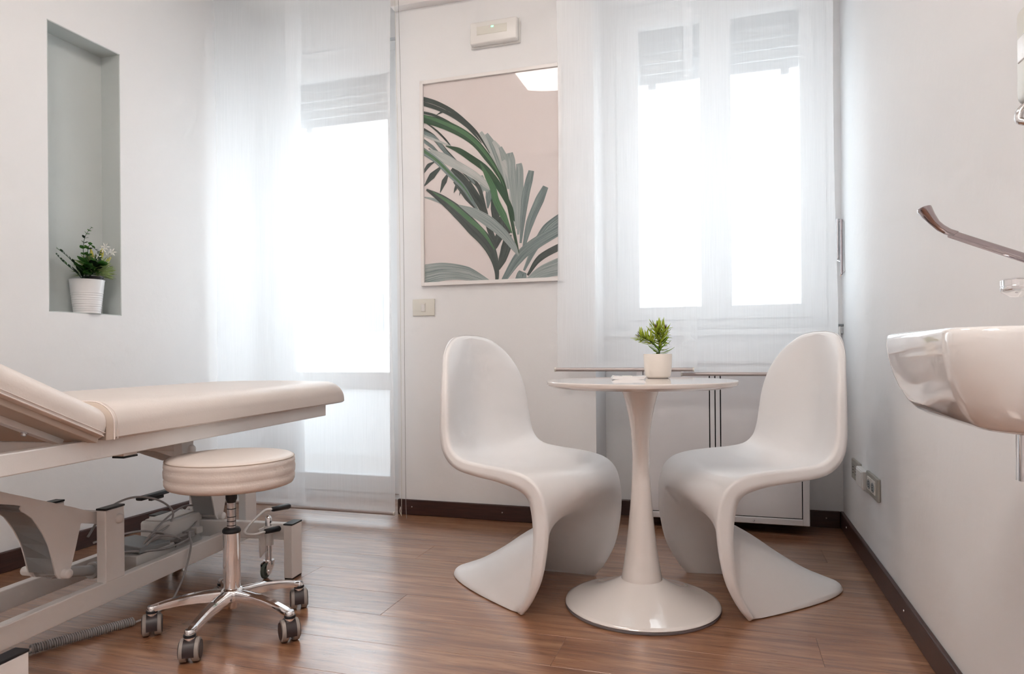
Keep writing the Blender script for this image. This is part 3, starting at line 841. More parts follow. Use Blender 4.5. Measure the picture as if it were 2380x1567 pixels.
def stalk(path, n, m0, spread, scale=1.0, dark_to=0.35, lo=0.1):
    P = spline(path, 10)
    MB().tube(P, 0.0028, 7, radii=[0.0034 - 0.0018 * i / len(P) for i in range(len(P))]).build('stem', 'stem', pp, 60)
    for i in range(n):
        t = lo + (1 - lo) * (i + 0.5) / n
        k = min(int(t * (len(P) - 1)), len(P) - 2)
        p = P[k]; ax = (P[k + 1] - P[k]).normalized()
        a = i * 2.399 + rs.uniform(-0.3, 0.3)
        u = ax.orthogonal().normalized(); v = ax.cross(u)
        rad = u * math.cos(a) + v * math.sin(a)
        lift = spread[0] + (spread[1] - spread[0]) * t
        d = rad * math.cos(lift) + ax * math.sin(lift)
        mk = 'succulent_dark' if t < dark_to and rs.random() < 0.75 else 'succulent'
        s = scale * rs.uniform(0.82, 1.12)
        inst('leaf', lm[(mk, rs.randrange(3))], pp, orient(p, d, rs.uniform(-0.3, 0.3)) @ Matrix.Scale(s, 4))
    tip = P[-1]; ax = (P[-1] - P[-2]).normalized()
    for i in range(7):
        a = i * 0.9; u = ax.orthogonal().normalized(); v = ax.cross(u)
        d = ax * 1.0 + (u * math.cos(a) + v * math.sin(a)) * 0.55
        inst('leaf', tipm, pp, orient(tip, d))
stalk([(0.004, 0, 0.074), (0.006, 0, 0.11), (0.004, -0.002, 0.145), (-0.001, -0.012, 0.172)], 76, 0, (-0.15, 0.75), 1.0, 0.4)
stalk([(0.004, 0, 0.10), (-0.016, -0.006, 0.122), (-0.038, -0.012, 0.138), (-0.056, -0.018, 0.146)], 60, 0, (0.35, 0.7), 0.82, 0.2, 0.3)
stalk([(0.006, 0.0, 0.11), (0.016, 0.008, 0.14), (0.022, 0.012, 0.168)], 48, 0, (0.1, 0.8), 0.85, 0.1, 0.2)

# ================================================================== S-CURVED CHAIRS
ST = [  # centre x z | edge x z | half width | flange | blend
    (-.222, .876, -.2215, .8757, .035, .010, 2.0), (-.222, .871, -.214, .868, .090, .012, 2.0), (-.221, .857, -.202, .849, .132, .014, 2.0),
    (-.219, .825, -.182, .811, .176, .018, 2.0), (-.215, .765, -.158, .752, .208, .022, 2.0), (-.210, .690, -.142, .680, .228, .026, 2.1),
    (-.203, .610, -.133, .605, .238, .029, 2.2), (-.190, .530, -.126, .548, .243, .032, 2.3), (-.165, .470, -.110, .503, .246, .035, 2.4),
    (-.112, .440, -.072, .474, .247, .038, 2.3), (-.030, .430, .002, .463, .248, .041, 2.2), (.070, .434, .080, .458, .248, .044, 2.1),
    (.165, .440, .152, .450, .248, .049, 2.0), (.235, .431, .208, .433, .247, .053, 2.0), (.276, .396, .245, .398, .246, .055, 2.0),
    (.276, .345, .262, .343, .245, .053, 2.0), (.222, .292, .266, .272, .243, .048, 2.2), (.135, .246, .257, .198, .242, .042, 2.2),
    (.040, .193, .240, .128, .241, .035, 2.1), (-.065, .122, .214, .073, .238, .028, 2.0), (-.163, .064, .188, .032, .235, .024, 1.95),
    (-.240, .030, .170, .011, .232, .021, 1.9), (-.280, .013, .163, .003, .231, .019, 1.9), (-.290, .000, .160, .000, .231, .018, 1.9)]
def chair_mesh():
    K = 4
    S7 = []
    pad = [tuple(2 * a - b_ for a, b_ in zip(ST[0], ST[1]))] + ST + [tuple(2 * a - b_ for a, b_ in zip(ST[-1], ST[-2]))]
    for i in range(1, len(pad) - 2):
        for k in range(K):
            t = k / K
            S7.append([0.5 * ((2 * b_) + (c - a) * t + (2 * a - 5 * b_ + 4 * c - d) * t * t + (3 * b_ - a - 3 * c + d) * t ** 3)
                       for a, b_, c, d in zip(pad[i - 1], pad[i], pad[i + 1], pad[i + 2])])
    S7.append(list(ST[-1]))
    NS = 36
    rows = []
    for st in S7:
        xc, zc, xe, ze, w, fl, p = st
        r = []
        for j in range(NS + 1):
            s = -1 + 2 * j / NS
            g_ = abs(s) ** p
            if len(rows) < 60:            # back and seat: the rim levels out before it rolls over
                k_ = 0.65 * min(1.0, (60 - len(rows)) / 12)
                g_ = g_ * (1 - k_) + (0.5 - 0.5 * math.cos(PI * abs(s))) * k_
            # a little more points near the rim
            r.append(Vector((xc + (xe - xc) * g_, w * s, max(0.0, zc + (ze - zc) * g_))))
        rows.append(r)
    out = []
    n = len(rows)
    RR = 0.011
    def arc(E, sd, nn, fl, rr=RR):
        pts = []
        for ang in (25, 50, 75, 90):
            q = math.radians(ang)
            pts.append(E + sd * rr * math.sin(q) + nn * rr * (1 - math.cos(q)))
        pts.append(E + sd * (rr + 0.001) + nn * max(fl, rr * 1.2) * 0.6)
        pts.append(E + sd * (rr + 0.001) + nn * max(fl, rr * 1.2))
        for v in pts: v.z = max(0.0, v.z)
        return pts
    back = Vector((-1, 0, 0)); up = Vector((0, 0, 1))
    for i in range(n):
        r = rows[i]; fl = S7[i][5]
        a = rows[max(i - 1, 0)]; c = rows[min(i + 1, n - 1)]
        sides = []
        for j, j2 in ((0, 1), (NS, NS - 1)):
            lat = Vector((0, -1 if j == 0 else 1, 0))
            tdir = (c[j] - a[j]).normalized()
            if i == 0:
                sd, nn = up, back
            else:
                sd = (r[j] - r[j2]).normalized() * 0.3 + lat * 0.7
                sd = sd - tdir * sd.dot(tdir)
                if i < 16:                       # rounded top of the back: follow its outline
                    o_ = tdir.cross(back)
                    if o_.dot(lat + up) < 0: o_ = -o_
                    k_ = min(1.0, i / 16)
                    sd = o_.normalized() * (1 - k_) + sd.normalized() * k_
                sd.normalize()
                nn = sd.cross(tdir)             # towards the rear and the underside
                if j == 0: nn = -nn
                nn.normalize()
                if i < 16:
                    k_ = i / 16
                    nn = (back * (1 - k_) + nn * k_).normalized()
            sides.append(arc(r[j], sd, nn, fl, min(RR, 0.011)))
        out.append(list(reversed(sides[0])) + r + sides[1])
    extra = []
    r0 = rows[0]
    f0 = [arc(p, up, back, S7[0][5]) for p in r0]
    for k in range(6):
        e = []
        for m_ in range(6): e.append(f0[0][max(k, 5 - m_)])
        e += [f[k] for f in f0]
        for m_ in range(6): e.append(f0[-1][max(k, m_)])
        extra.append(e)
    out = list(reversed(extra)) + out
    b = MB().grid(out)
    bmesh.ops.remove_doubles(b.bm, verts=b.bm.verts, dist=0.00015)
    bmesh.ops.dissolve_degenerate(b.bm, edges=b.bm.edges, dist=0.0001)
    # closed rolled rim along the very top
    me = b.mesh('chair_shell', 'chair_plastic', 180, recalc=True)
    return me
CH = chair_mesh()
def chair(loc, ang, label):
    o = bpy.data.objects.new('cantilever_chair', CH); COL.objects.link(o)
    o.location = (loc[0], loc[1], 0.001); o.rotation_euler = (0, 0, math.radians(ang))
    sol = o.modifiers.new('thickness', 'SOLIDIFY'); sol.thickness = 0.009; sol.offset = -1.0
    return tag(o, label, 'chair', 'white S curved plastic chairs')
chair((-0.693, 2.338), -18.2, 'white S curved moulded chair beside the framed picture pier')
chair((0.103, 2.493), -154.3, 'white S curved moulded chair beside the wall sockets and basin')

# ================================================================== EXAMINATION BED
th = math.radians(5.5)
BED = empty('examination_bed', (-1.80, 1.90, 0), rz=th - 0.0, label='white examination couch with beige vinyl top and raised backrest', cat='bed')
# local frame: x = towards the room (w), y = along the couch towards the window (l)
def P3(l, w, z): return Vector((w, l, z))
def lbox(l0, l1, w0, w1, z0, z1, bevel=0.003, b=None):
    b = b or MB()
    return b.box((w0, l0, z0), (w1, l1, z1), bevel=bevel, seg=2)
def pin(l, z, w0, w1, r, name='pivot_pin', m='bed_paint', dome=True, parent=BED):
    s = 1 if w1 > w0 else -1
    pts = [P3(l, w0, z), P3(l, w1, z)]
    rad = [r, r]
    if dome:
        for k in (1, 2, 3):
            pts.append(P3(l, w1 + s * r * 0.55 * math.sin(k * PI / 6.2), z)); rad.append(r * math.cos(k * PI / 6.2))
    return MB().tube(pts, r, 18, radii=rad).build(name, m, parent, 50)
# base
FZ = 0.205
for (l, w) in ((0.262, 0.31), (-0.885, 0.31), (0.30, -0.285), (-0.885, -0.285)):
    f_ = lbox(l - 0.036, l + 0.036, w - 0.034, w, 0.006, FZ - 0.006).build('leg', 'bed_paint', BED)
    lbox(l - 0.037, l + 0.037, w - 0.035, w + 0.001, FZ - 0.006, FZ, 0.0015).build('end_cap', 'black_plastic', f_)
    lbox(l - 0.034, l + 0.034, w - 0.032, w - 0.002, 0.0, 0.006, 0.001).build('floor_pad', 'dark_rubber', f_)
lbox(0.26, 0.29, -0.285, 0.277, 0.135, 0.196).build('cross_bar', 'bed_paint', BED)
lbox(-0.90, -0.87, -0.285, 0.277, 0.135, 0.196).build('cross_bar', 'bed_paint', BED)
lbox(-0.88, 0.47, -0.015, 0.015, 0.09, 0.152).build('base_rail', 'bed_paint', BED)
lbox(-0.88, 0.47, -0.255, -0.225, 0.09, 0.152).build('base_rail', 'bed_paint', BED)
lbox(0.43, 0.46, -0.225, -0.015, 0.09, 0.15).build('cross_bar', 'bed_paint', BED)
lbox(-0.12, 0.43, -0.225, -0.015, 0.090, 0.094, 0.0).build('tray', 'bed_paint', BED)
def post(l0, l1, w0, w1, z0, z1):
    f_ = lbox(l0, l1, w0, w1, z0, z1 - 0.006).build('post', 'bed_paint', BED)
    lbox(l0 - 0.001, l1 + 0.001, w0 - 0.001, w1 + 0.001, z1 - 0.006, z1, 0.0015).build('end_cap', 'black_plastic', f_)
for dl in (0.0, 0.71):
    post(-0.318 + dl, -0.243 + dl, -0.016, 0.016, 0.15, 0.370)
    post(-0.295 + dl, -0.220 + dl, -0.256, -0.224, 0.15, 0.370)
    pin(-0.267 + dl, 0.331, 0.010, 0.020, 0.0145)
    pin(-0.267 + dl, 0.331, -0.225, -0.015, 0.0200, 'pivot_tube', dome=False)
# lifting arms
ARM = [(-.88, .585), (-.61, .478), (-.411, .399), (-.317, .360), (-.262, .350), (-.250, .333), (-.262, .316), (-.294, .322), (-.359, .336),
       (-.378, .27), (-.395, .217), (-.403, .199), (-.418, .192), (-.435, .199), (-.445, .215), (-.456, .260), (-.468, .302), (-.486, .339),
       (-.502, .365), (-.518, .388), (-.538, .405), (-.549, .413), (-.553, .420), (-.550, .428), (-.575, .436), (-.611, .446), (-.88, .548)]
for dl in (0.0, 0.71):
    ar = empty('lifting_arm', (0, 0, 0)); ar.parent = BED
    MB().prism(ARM, -0.036, -0.030, lambda u, v, t: P3(u + dl, t, v)).build('side_plate', 'bed_paint', ar)
    MB().prism(ARM, -0.126, -0.120, lambda u, v, t: P3(u + dl, t, v)).build('side_plate', 'bed_paint', ar)
    web = ARM[14:24]
    P = [[P3(u + dl, -0.034, v) for u, v in web], [P3(u + dl, -0.122, v) for u, v in web]]
    wb = MB().grid(P); bmesh.ops.solidify(wb.bm, geom=wb.bm.faces[:], thickness=0.004)
    wb.build('web_plate', 'bed_paint_grey', ar, 60)
    top = ARM[0:5]
    P = [[P3(u + dl, -0.034, v - 0.002) for u, v in top], [P3(u + dl, -0.122, v - 0.002) for u, v in top]]
    wb = MB().grid(P); bmesh.ops.solidify(wb.bm, geom=wb.bm.faces[:], thickness=0.004)
    wb.build('top_plate', 'bed_paint', ar)
    pin(-0.417 + dl, 0.208, -0.128, -0.016, 0.0135, parent=ar)
    pin(-0.417 + dl, 0.208, -0.030, -0.165, 0.0135, parent=ar)
    MB().tube([P3(-0.86 + dl, -0.21, 0.535), P3(-0.86 + dl, 0.135, 0.535)], 0.016, 16).build('pivot_tube', 'bed_paint', ar, 50)
    lbox(-0.885 + dl, -0.828 + dl, 0.135, 0.165, 0.50, 0.567).build('upper_bracket', 'bed_paint', ar)
    lbox(-0.885 + dl, -0.828 + dl, -0.245, -0.215, 0.50, 0.567).build('upper_bracket', 'bed_paint', ar)
    pin(-0.845 + dl, 0.524, 0.160, 0.172, 0.0145, parent=ar)
lbox(-0.20, 0.06, -0.12, -0.035, 0.505, 0.560, 0.006).build('arm_channel', 'bed_paint_grey', BED)
# actuator
ac = empty('actuator'); ac.parent = BED
MB().tube([P3(-0.417, -0.078, 0.206), P3(-0.262, -0.082, 0.166)], 0.0155, 16).build('piston', 'bed_paint_grey', ac, 50)
MB().tube([P3(-0.262, -0.082, 0.166), P3(-0.16, -0.085, 0.150)], 0.021, 18).build('cylinder', 'steel_satin', ac, 50)
MB().tube([P3(-0.268, -0.082, 0.1675), P3(-0.252, -0.082, 0.164)], 0.025, 18).build('collar', 'bed_paint_grey', ac, 50)
# motor housings between the rails
def rbox(l0, l1, w0, w1, z0, z1, r, m, name, tilt=0.0):
    loops = []
    for z, s in ((z0, 0.0), (z1 - 0.006, 0.0), (z1 - 0.0015, 0.003), (z1, 0.007)):
        loops.append([P3(u, v, z) for v, u in rrect(w0 + s, w1 - s, l0 + s, l1 - s, max(r - s, 0.002), 5)])
    o = MB().loft(loops).build(name, m, BED, 40)
    return o
mb_ = rbox(0.075, 0.30, -0.215, -0.095, 0.094, 0.225, 0.035, 'box_white', 'motor_housing')
lbox(0.10, 0.27, -0.20, -0.12, 0.225, 0.231, 0.003).build('housing_lid', 'box_white', mb_)
cb = lbox(-0.13, 0.05, -0.175, -0.040, 0.094, 0.172).build('control_box', 'box_white', BED)
M = Matrix.Translation((-0.11, -0.03, 0.178)) @ Matrix.Rotation(-0.10, 4, 'X') @ Matrix.Rotation(0.1, 4, 'Y')
MB().box((-0.075, -0.085, -0.004), (0.07, 0.06, 0.016), M, bevel=0.004).build('box_cover', 'grey_plastic', cb)
MB().box((-0.0405, -0.10, 0.104), (-0.0385, -0.055, 0.13)).build('label_plate', 'grey_plastic', cb)
for k in range(3):
    lbox(0.10 + k * 0.045, 0.138 + k * 0.045, -0.085, -0.055, 0.150 + 0.004 * k, 0.178 + 0.003 * k, 0.005).build('connector', 'cable_grey' if k < 2 else 'box_white', BED)
# printed mark on the housing: two small curved strokes
for k in range(2):
    MB().tube(spline([P3(0.105 + k * 0.018, -0.0935, 0.142), P3(0.112 + k * 0.018, -0.0935, 0.136), P3(0.105 + k * 0.018, -0.0935, 0.130)], 5), 0.0012, 6).build('printed_mark', 'black_plastic', mb_)
# cables (loose loops)
def cable(pts, r=0.0036, m='cable_grey'):
    return MB().tube(spline([P3(*p) for p in pts], 9), r, 8).build('cable', m, BED, 70)
cable([(-0.24, -0.12, 0.26), (-0.17, -0.12, 0.325), (-0.06, -0.12, 0.345), (0.06, -0.12, 0.315), (0.13, -0.11, 0.26), (0.10, -0.10, 0.215), (0.02, -0.09, 0.205), (-0.05, -0.08, 0.19), (-0.07, -0.07, 0.18)])
cable([(-0.26, -0.08, 0.250), (-0.17, -0.08, 0.248), (-0.06, -0.07, 0.236), (0.02, -0.06, 0.205), (0.09, -0.05, 0.178), (0.13, -0.04, 0.172)])
cable([(-0.26, -0.06, 0.212), (-0.16, -0.05, 0.195), (-0.06, -0.04, 0.172), (0.02, -0.03, 0.163), (0.09, -0.02, 0.170), (0.12, -0.03, 0.182)])
cable([(0.00, -0.10, 0.200), (0.10, -0.11, 0.240), (0.20, -0.12, 0.258), (0.27, -0.12, 0.245), (0.28, -0.11, 0.215), (0.22, -0.09, 0.185), (0.15, -0.07, 0.175), (0.08, -0.05, 0.172)])
cable([(-0.08, -0.07, 0.180), (-0.03, -0.06, 0.222), (0.01, -0.05, 0.206), (-0.04, -0.08, 0.186), (0.03, -0.06, 0.178), (0.12, -0.04, 0.180)])
cable([(-0.10, -0.05, 0.178), (-0.04, -0.04, 0.212), (0.03, -0.03, 0.196), (0.07, -0.03, 0.176)], 0.003)
# handset lead: over the rail, down to the floor, then coiled
lead = cable([(0.14, -0.05, 0.182), (0.09, -0.01, 0.180), (0.055, 0.022, 0.166), (0.03, 0.030, 0.12), (-0.02, 0.040, 0.06), (-0.09, 0.052, 0.016), (-0.18, 0.054, 0.006), (-0.245, 0.052, 0.010)], 0.0034)
A, B_ = P3(-0.475, -0.083, 0.0145), P3(-0.248, 0.050, 0.0145)
ax_ = (B_ - A).normalized(); sd_ = Vector((0, 0, 1)).cross(ax_)
cpts = []
turns = 46
for i in range(turns * 9 + 1):
    t = i / (turns * 9); a_ = 2 * PI * turns * t
    cpts.append(A + (B_ - A) * t + sd_ * 0.0112 * math.cos(a_) + Vector((0, 0, 1)) * 0.0112 * math.sin(a_))
MB().tube(cpts, 0.0026, 5).build('coiled_lead', 'cable_grey', BED, 70)
cable([(-0.475, -0.083, 0.006), (-0.55, -0.09, 0.004), (-0.66, -0.07, 0.004)], 0.0034)
# retractable castors with two-grip levers at the window end
def castor(l, w, s):
    c = empty('lift_castor', (0, 0, 0)); c.parent = BED
    MB().tube([P3(l, w, 0.058), P3(l, w, 0.215)] + [P3(l, w, 0.215 + 0.012 * math.sin(k * PI / 6.3)) for k in (1, 2, 3)], 0.012, 18, radii=[0.0125, 0.0125] + [0.0125 * math.cos(k * PI / 6.3) for k in (1, 2, 3)]).build('spindle', 'chrome', c, 50)
    MB().tube([P3(l, w, 0.118), P3(l, w, 0.188)], 0.0175, 18).build('sleeve', 'bed_paint', c, 50)
    MB().tube([P3(l, w, 0.062), P3(l, w, 0.048)], 0.020, 16).build('swivel', 'chrome', c, 50)
    for sw_ in (-1, 1):
        poly = [(-0.004, 0.058), (0.018, 0.056), (0.012, 0.040), (-0.012, 0.014), (-0.028, 0.014), (-0.036, 0.026), (-0.034, 0.050), (-0.026, 0.058)]
        MB().prism(poly, w + sw_ * 0.013 - 0.0012, w + sw_ * 0.013 + 0.0012, lambda u, v, t: P3(l + u, t, v)).build('fork_plate', 'chrome', c)
    wm_ = Matrix.Translation(P3(l - 0.022, w, 0.0275)) @ Matrix.Rotation(PI / 2, 4, 'Y')
    MB().lathe([(0, 0.010), (0.012, 0.010), (0.014, 0.007), (0.0235, 0.007), (0.0275, 0.004), (0.0275, -0.004), (0.0235, -0.007), (0.014, -0.007), (0.012, -0.010), (0, -0.010)], n=28, M=wm_).build('wheel', 'wheel_grey', c, 30)
    MB().tube([P3(l - 0.022, w - 0.016, 0.0275), P3(l - 0.022, w + 0.017, 0.0275)], 0.005, 10).build('axle', 'chrome', c, 40)
    poly = [(-0.062, 0.19), (-0.03, 0.19), (-0.022, 0.10), (-0.055, 0.085)]
    MB().prism(poly, w - 0.004, w + 0.001, lambda u, v, t: P3(l + u, t, v)).build('mount_plate', 'bed_paint', c)
    lv = MB().tube(spline([P3(l + 0.06, w - s * 0.02, 0.236), P3(l + 0.02, w - s * 0.03, 0.238), P3(l - 0.06, w - s * 0.04, 0.205), P3(l - 0.105, w - s * 0.03, 0.188), P3(l - 0.10, w, 0.181), P3(l - 0.05, w + s * 0.02, 0.180)], 5), 0.0045, 10).build('lever', 'bed_paint', c, 60)
    for pa, pb in (((l + 0.055, w - s * 0.018, 0.236), (l + 0.16, w - s * 0.005, 0.226)), ((l - 0.055, w + s * 0.018, 0.181), (l + 0.03, w + s * 0.042, 0.176))):
        pa, pb = P3(*pa), P3(*pb); d = pb - pa
        MB().tube([pa, pa + d * 0.04, pa + d * 0.3, pa + d * 0.9, pa + d * 0.97, pb], 0.011, 14, radii=[0.006, 0.0088, 0.0098, 0.011, 0.0095, 0.005]).build('grip', 'black_plastic', lv, 60)
castor(0.252, 0.20, 1)
castor(0.30, -0.205, -1)
fp = lbox(0.24, 0.40, -0.36, -0.33, 0.262, 0.278, 0.006).build('foot_pedal', 'black_plastic', BED, 40)
lbox(0.30, 0.37, -0.352, -0.335, 0.250, 0.262, 0.003).build('pedal_block', 'dark_rubber', fp)
MB().tube(spline([P3(0.39, -0.345, 0.27), P3(0.44, -0.34, 0.29), P3(0.47, -0.33, 0.32)], 5), 0.006, 10).build('pedal_arm', 'black_plastic', fp, 50)
# top frame
lbox(-1.45, 0.645, 0.205, 0.235, 0.562, 0.612).build('frame_rail', 'bed_paint', BED)
lbox(-1.45, 0.645, -0.335, -0.305, 0.562, 0.612).build('frame_rail', 'bed_paint', BED)
lbox(0.60, 0.63, -0.305, 0.205, 0.566, 0.610).build('frame_cross_bar', 'bed_paint', BED)
lbox(-0.60, -0.57, -0.305, 0.205, 0.566, 0.606).build('frame_cross_bar', 'bed_paint', BED)
lbox(-0.90, -0.82, -0.305, 0.205, 0.566, 0.606).build('frame_cross_bar', 'bed_paint', BED)
q = lbox(-0.455, -0.405, 0.165, 0.20, 0.549, 0.575, 0.002).build('stub_tube', 'bed_paint', BED)
lbox(-0.456, -0.404, 0.164, 0.201, 0.544, 0.549, 0.001).build('end_cap', 'black_plastic', q)
# upholstered top
def cushion(l0, l1, w0, w1, z0, th_, rtop, rend0, rend1, sag=0.0):
    """side profile loops swept along l; ends roll over"""
    loops = []
    N = 26
    def ring(l, drop, inset, low=0.0):
        zt = z0 + th_ - drop
        zb = z0 + low
        w0_, w1_ = w0 + inset, w1 - inset
        out = []
        rt = min(rtop, (zt - zb) * 0.92)
        out.append(P3(l, w0_ + 0.008, zb)); out.append(P3(l, w0_, zb + 0.006))
        for k in range(9):
            a = PI - 0.5 * PI * k / 8
            out.append(P3(l, w0_ + rt * 1.25 + rt * 1.25 * math.cos(a), zt - rt + rt * math.sin(a)))
        for k in range(1, 8):
            u = k / 8
            out.append(P3(l, w0_ + rt * 1.25 + (w1_ - w0_ - 2.5 * rt) * u, zt + 0.004 * math.sin(PI * u)))
        for k in range(9):
            a = 0.5 * PI - 0.5 * PI * k / 8
            out.append(P3(l, w1_ - rt * 1.25 + rt * 1.25 * math.cos(a), zt - rt + rt * math.sin(a)))
        out.append(P3(l, w1_, zb + 0.006)); out.append(P3(l, w1_ - 0.008, zb))
        return out
    if rend0 > 0:
        for k in range(0, 9):
            a = 0.5 * PI * k / 8
            loops.append(ring(l0 + rend0 * (1 - math.cos(a)), (th_ * 0.6) * (1 - math.sin(a)), 0.015 * (1 - math.sin(a))))
    else:
        loops.append(ring(l0, 0, 0))
    for k in range(1, N):
        loops.append(ring(l0 + rend0 + (l1 - rend1 - l0 - rend0) * k / N, 0, 0))
    if rend1 > 0:
        for k in range(0, 9):
            a = 0.5 * PI * k / 8
            loops.append(ring(l1 - rend1 + rend1 * math.sin(a), th_ * 0.50 * (1 - math.cos(a)), 0.022 * (1 - math.cos(a))))
    else:
        loops.append(ring(l1, 0, 0))
    return MB().loft(loops)
seat_c = cushion(-0.575, 0.772, -0.375, 0.275, 0.612, 0.094, 0.055, 0.0, 0.085).build('seat_cushion', 'vinyl', BED, 50)
# piped end of the seat cushion facing the backrest
def end_outline(l, grow=0.0):
    rt = 0.055; zt = 0.706 + grow; w1 = 0.275 + grow; w0 = -0.375 - grow
    out = [P3(l, w0, 0.612)]
    for k in range(9):
        a = PI - 0.5 * PI * k / 8
        out.append(P3(l, w0 + rt * 1.25 + rt * 1.25 * math.cos(a), zt - rt + rt * math.sin(a)))
    for k in range(9):
        a = 0.5 * PI - 0.5 * PI * k / 8
        out.append(P3(l, w1 - rt * 1.25 + rt * 1.25 * math.cos(a), zt - rt + rt * math.sin(a)))
    out.append(P3(l, w1, 0.612))
    return out
MB().tube(end_outline(-0.572, 0.001), 0.0022, 6).build('piping', 'thread', seat_c, 60)
MB().tube(end_outline(-0.560, 0.0006), 0.0008, 5).build('stitching', 'thread', seat_c, 60)
cap = MB().loft([end_outline(-0.575), [p + Vector((0, -0.016, 0)) for p in end_outline(-0.575, -0.006)]]).build('end_panel', 'vinyl_dark', seat_c, 50)
# backrest, hinged at the seat end
hb = empty('backrest'); hb.parent = BED
hb.location = P3(-0.602, 0, 0.618); hb.rotation_euler = (-math.radians(24), 0, 0)
bc = cushion(-0.78, 0.006, -0.375, 0.275, 0.0, 0.078, 0.050, 0.09, 0.022).build('back_cushion', 'vinyl', hb, 50)
MB().tube([P3(-0.74, 0.2765, 0.012), P3(-0.4, 0.2765, 0.012), P3(-0.006, 0.2765, 0.012)], 0.0009, 5).build('stitching', 'thread', bc)
MB().tube([P3(-0.74, 0.2755, 0.004), P3(-0.4, 0.2755, 0.004), P3(-0.006, 0.2755, 0.004)], 0.0018, 6).build('piping', 'thread', bc)
lbox(-0.76, -0.004, -0.36, 0.262, -0.014, 0.002, 0.002).build('under_board', 'vinyl_dark', hb)
hg = lbox(-0.245, -0.03, 0.165, 0.19, -0.028, -0.013, 0.002).build('hinge_bar', 'bed_paint', hb)
for l in (-0.21, -0.13):
    MB().lathe([(0, -0.006), (0.006, -0.006), (0.006, 0), (0.0085, 0), (0.0085, 0.003), (0, 0.003)], n=12, M=Matrix.Translation(P3(l, 0.1775, -0.030))).build('bolt', 'steel_satin', hg, 30)

# ================================================================== STOOL
SX, SY = -1.42, 1.722
st = empty('swivel_stool', (SX, SY, 0), label='round beige swivel stool on five chrome castor arms', cat='stool')
prof = [(0, 0.433), (0.166, 0.433), (0.177, 0.437), (0.182, 0.447), (0.183, 0.459), (0.181, 0.464), (0.1835, 0.470), (0.1845, 0.486), (0.182, 0.494), (0.1835, 0.499), (0.1825, 0.509), (0.179, 0.516), (0.172, 0.5205), (0.15, 0.524), (0.09, 0.526), (0, 0.527)]
MB().lathe(prof, n=96).build('seat_pad', 'vinyl', st, 60)
sm_ = MB().tube([(0.1805 * math.cos(2 * PI * k / 96), 0.1805 * math.sin(2 * PI * k / 96), 0.5145) for k in range(97)], 0.0016, 6, caps=False).build('seam', 'vinyl_dark', st, 60)
MB().lathe([(0.0, 0.380), (0.0125, 0.380), (0.0135, 0.384), (0.0165, 0.392), (0.0165, 0.433), (0, 0.433)], n=28).build('mount_sleeve', 'black_plastic', st, 40)
pst = MB().lathe([(0.0, 0.28), (0.0125, 0.28), (0.0125, 0.384), (0, 0.384)], n=28).build('piston', 'steel_satin', st, 40)
for z in (0.362, 0.338, 0.325, 0.312):
    MB().lathe([(0.0122, z - 0.0012), (0.0131, z - 0.0012), (0.0131, z + 0.0012), (0.0122, z + 0.0012)], n=24).build('groove', 'black_plastic', pst, 40)
MB().lathe([(0.012, 0.292), (0.0245, 0.290), (0.0265, 0.293), (0.0265, 0.298), (0.0225, 0.304), (0.0135, 0.306), (0.012, 0.306)], n=32).build('collar', 'black_plastic', st, 40)
MB().lathe([(0, 0.10), (0.0245, 0.10), (0.0245, 0.292), (0, 0.292)], n=40).build('outer_tube', 'chrome', st, 40)
hub = MB().lathe([(0, 0.066), (0.020, 0.066), (0.024, 0.070), (0.026, 0.082), (0.034, 0.090), (0.036, 0.112), (0.030, 0.122), (0.0245, 0.126), (0, 0.126)], n=40).build('hub', 'chrome', st, 40)
# arm and castor, five times
def arm_mesh():
    P = []
    for t in [i / 14 for i in range(15)]:
        r = 0.020 + (0.226 - 0.020) * t
        zt = 0.122 - 0.004 * t - 0.030 * t ** 2.2
        zb = zt - (0.034 - 0.016 * t)
        hw = 0.0185 - 0.0068 * t
        if t > 0.93: hw *= 0.85
        P.append([Vector((r, -hw * 0.55, zt)), Vector((r, hw * 0.55, zt)), Vector((r, hw * 0.9, zt - 0.004)), Vector((r, hw, zt - 0.010)), Vector((r, hw * 0.9, zb)), Vector((r, -hw * 0.9, zb)), Vector((r, -hw, zt - 0.010)), Vector((r, -hw * 0.9, zt - 0.004))])
    return MB().loft(P).mesh('arm', 'chrome', 35)
arm_me = arm_mesh()
cup_me = MB().lathe([(0, 0.060), (0.0125, 0.060), (0.0135, 0.064), (0.0135, 0.084), (0.011, 0.088), (0, 0.088)], n=24).mesh('cup', 'chrome', 40)
cas_body = MB().lathe([(0, 0.056), (0.0125, 0.056), (0.0135, 0.059), (0.0125, 0.062), (0, 0.062)], n=20).mesh('swivel_cap', 'black_plastic', 40)
hood = MB()
hp = [(0.027 * math.cos(a) + 0.0, 0.027 * math.sin(a) + 0.026) for a in [math.radians(d) for d in range(-20, 201, 20)]]
hood.prism(hp, -0.012, 0.012, lambda u, v, t: Vector((u, t, v)))
hood_me = hood.mesh('hood', 'caster_brown', 30)
whl = MB()
Mw = Matrix.Translation((0, 0, 0.0255)) @ Matrix.Rotation(PI / 2, 4, 'X')
whl.lathe([(0, 0.004), (0.021, 0.0045), (0.0245, 0.003), (0.0255, 0.0), (0.0255, -0.009), (0.024, -0.011), (0, -0.011)], n=30, M=Mw)
whl_me = whl.mesh('wheel', 'tread_grey', 30)
dsc_me = MB().lathe([(0, 0.0066), (0.0195, 0.006), (0.0212, 0.0035), (0, 0.0035)], n=26, M=Mw).mesh('wheel_disc', 'caster_brown', 30)
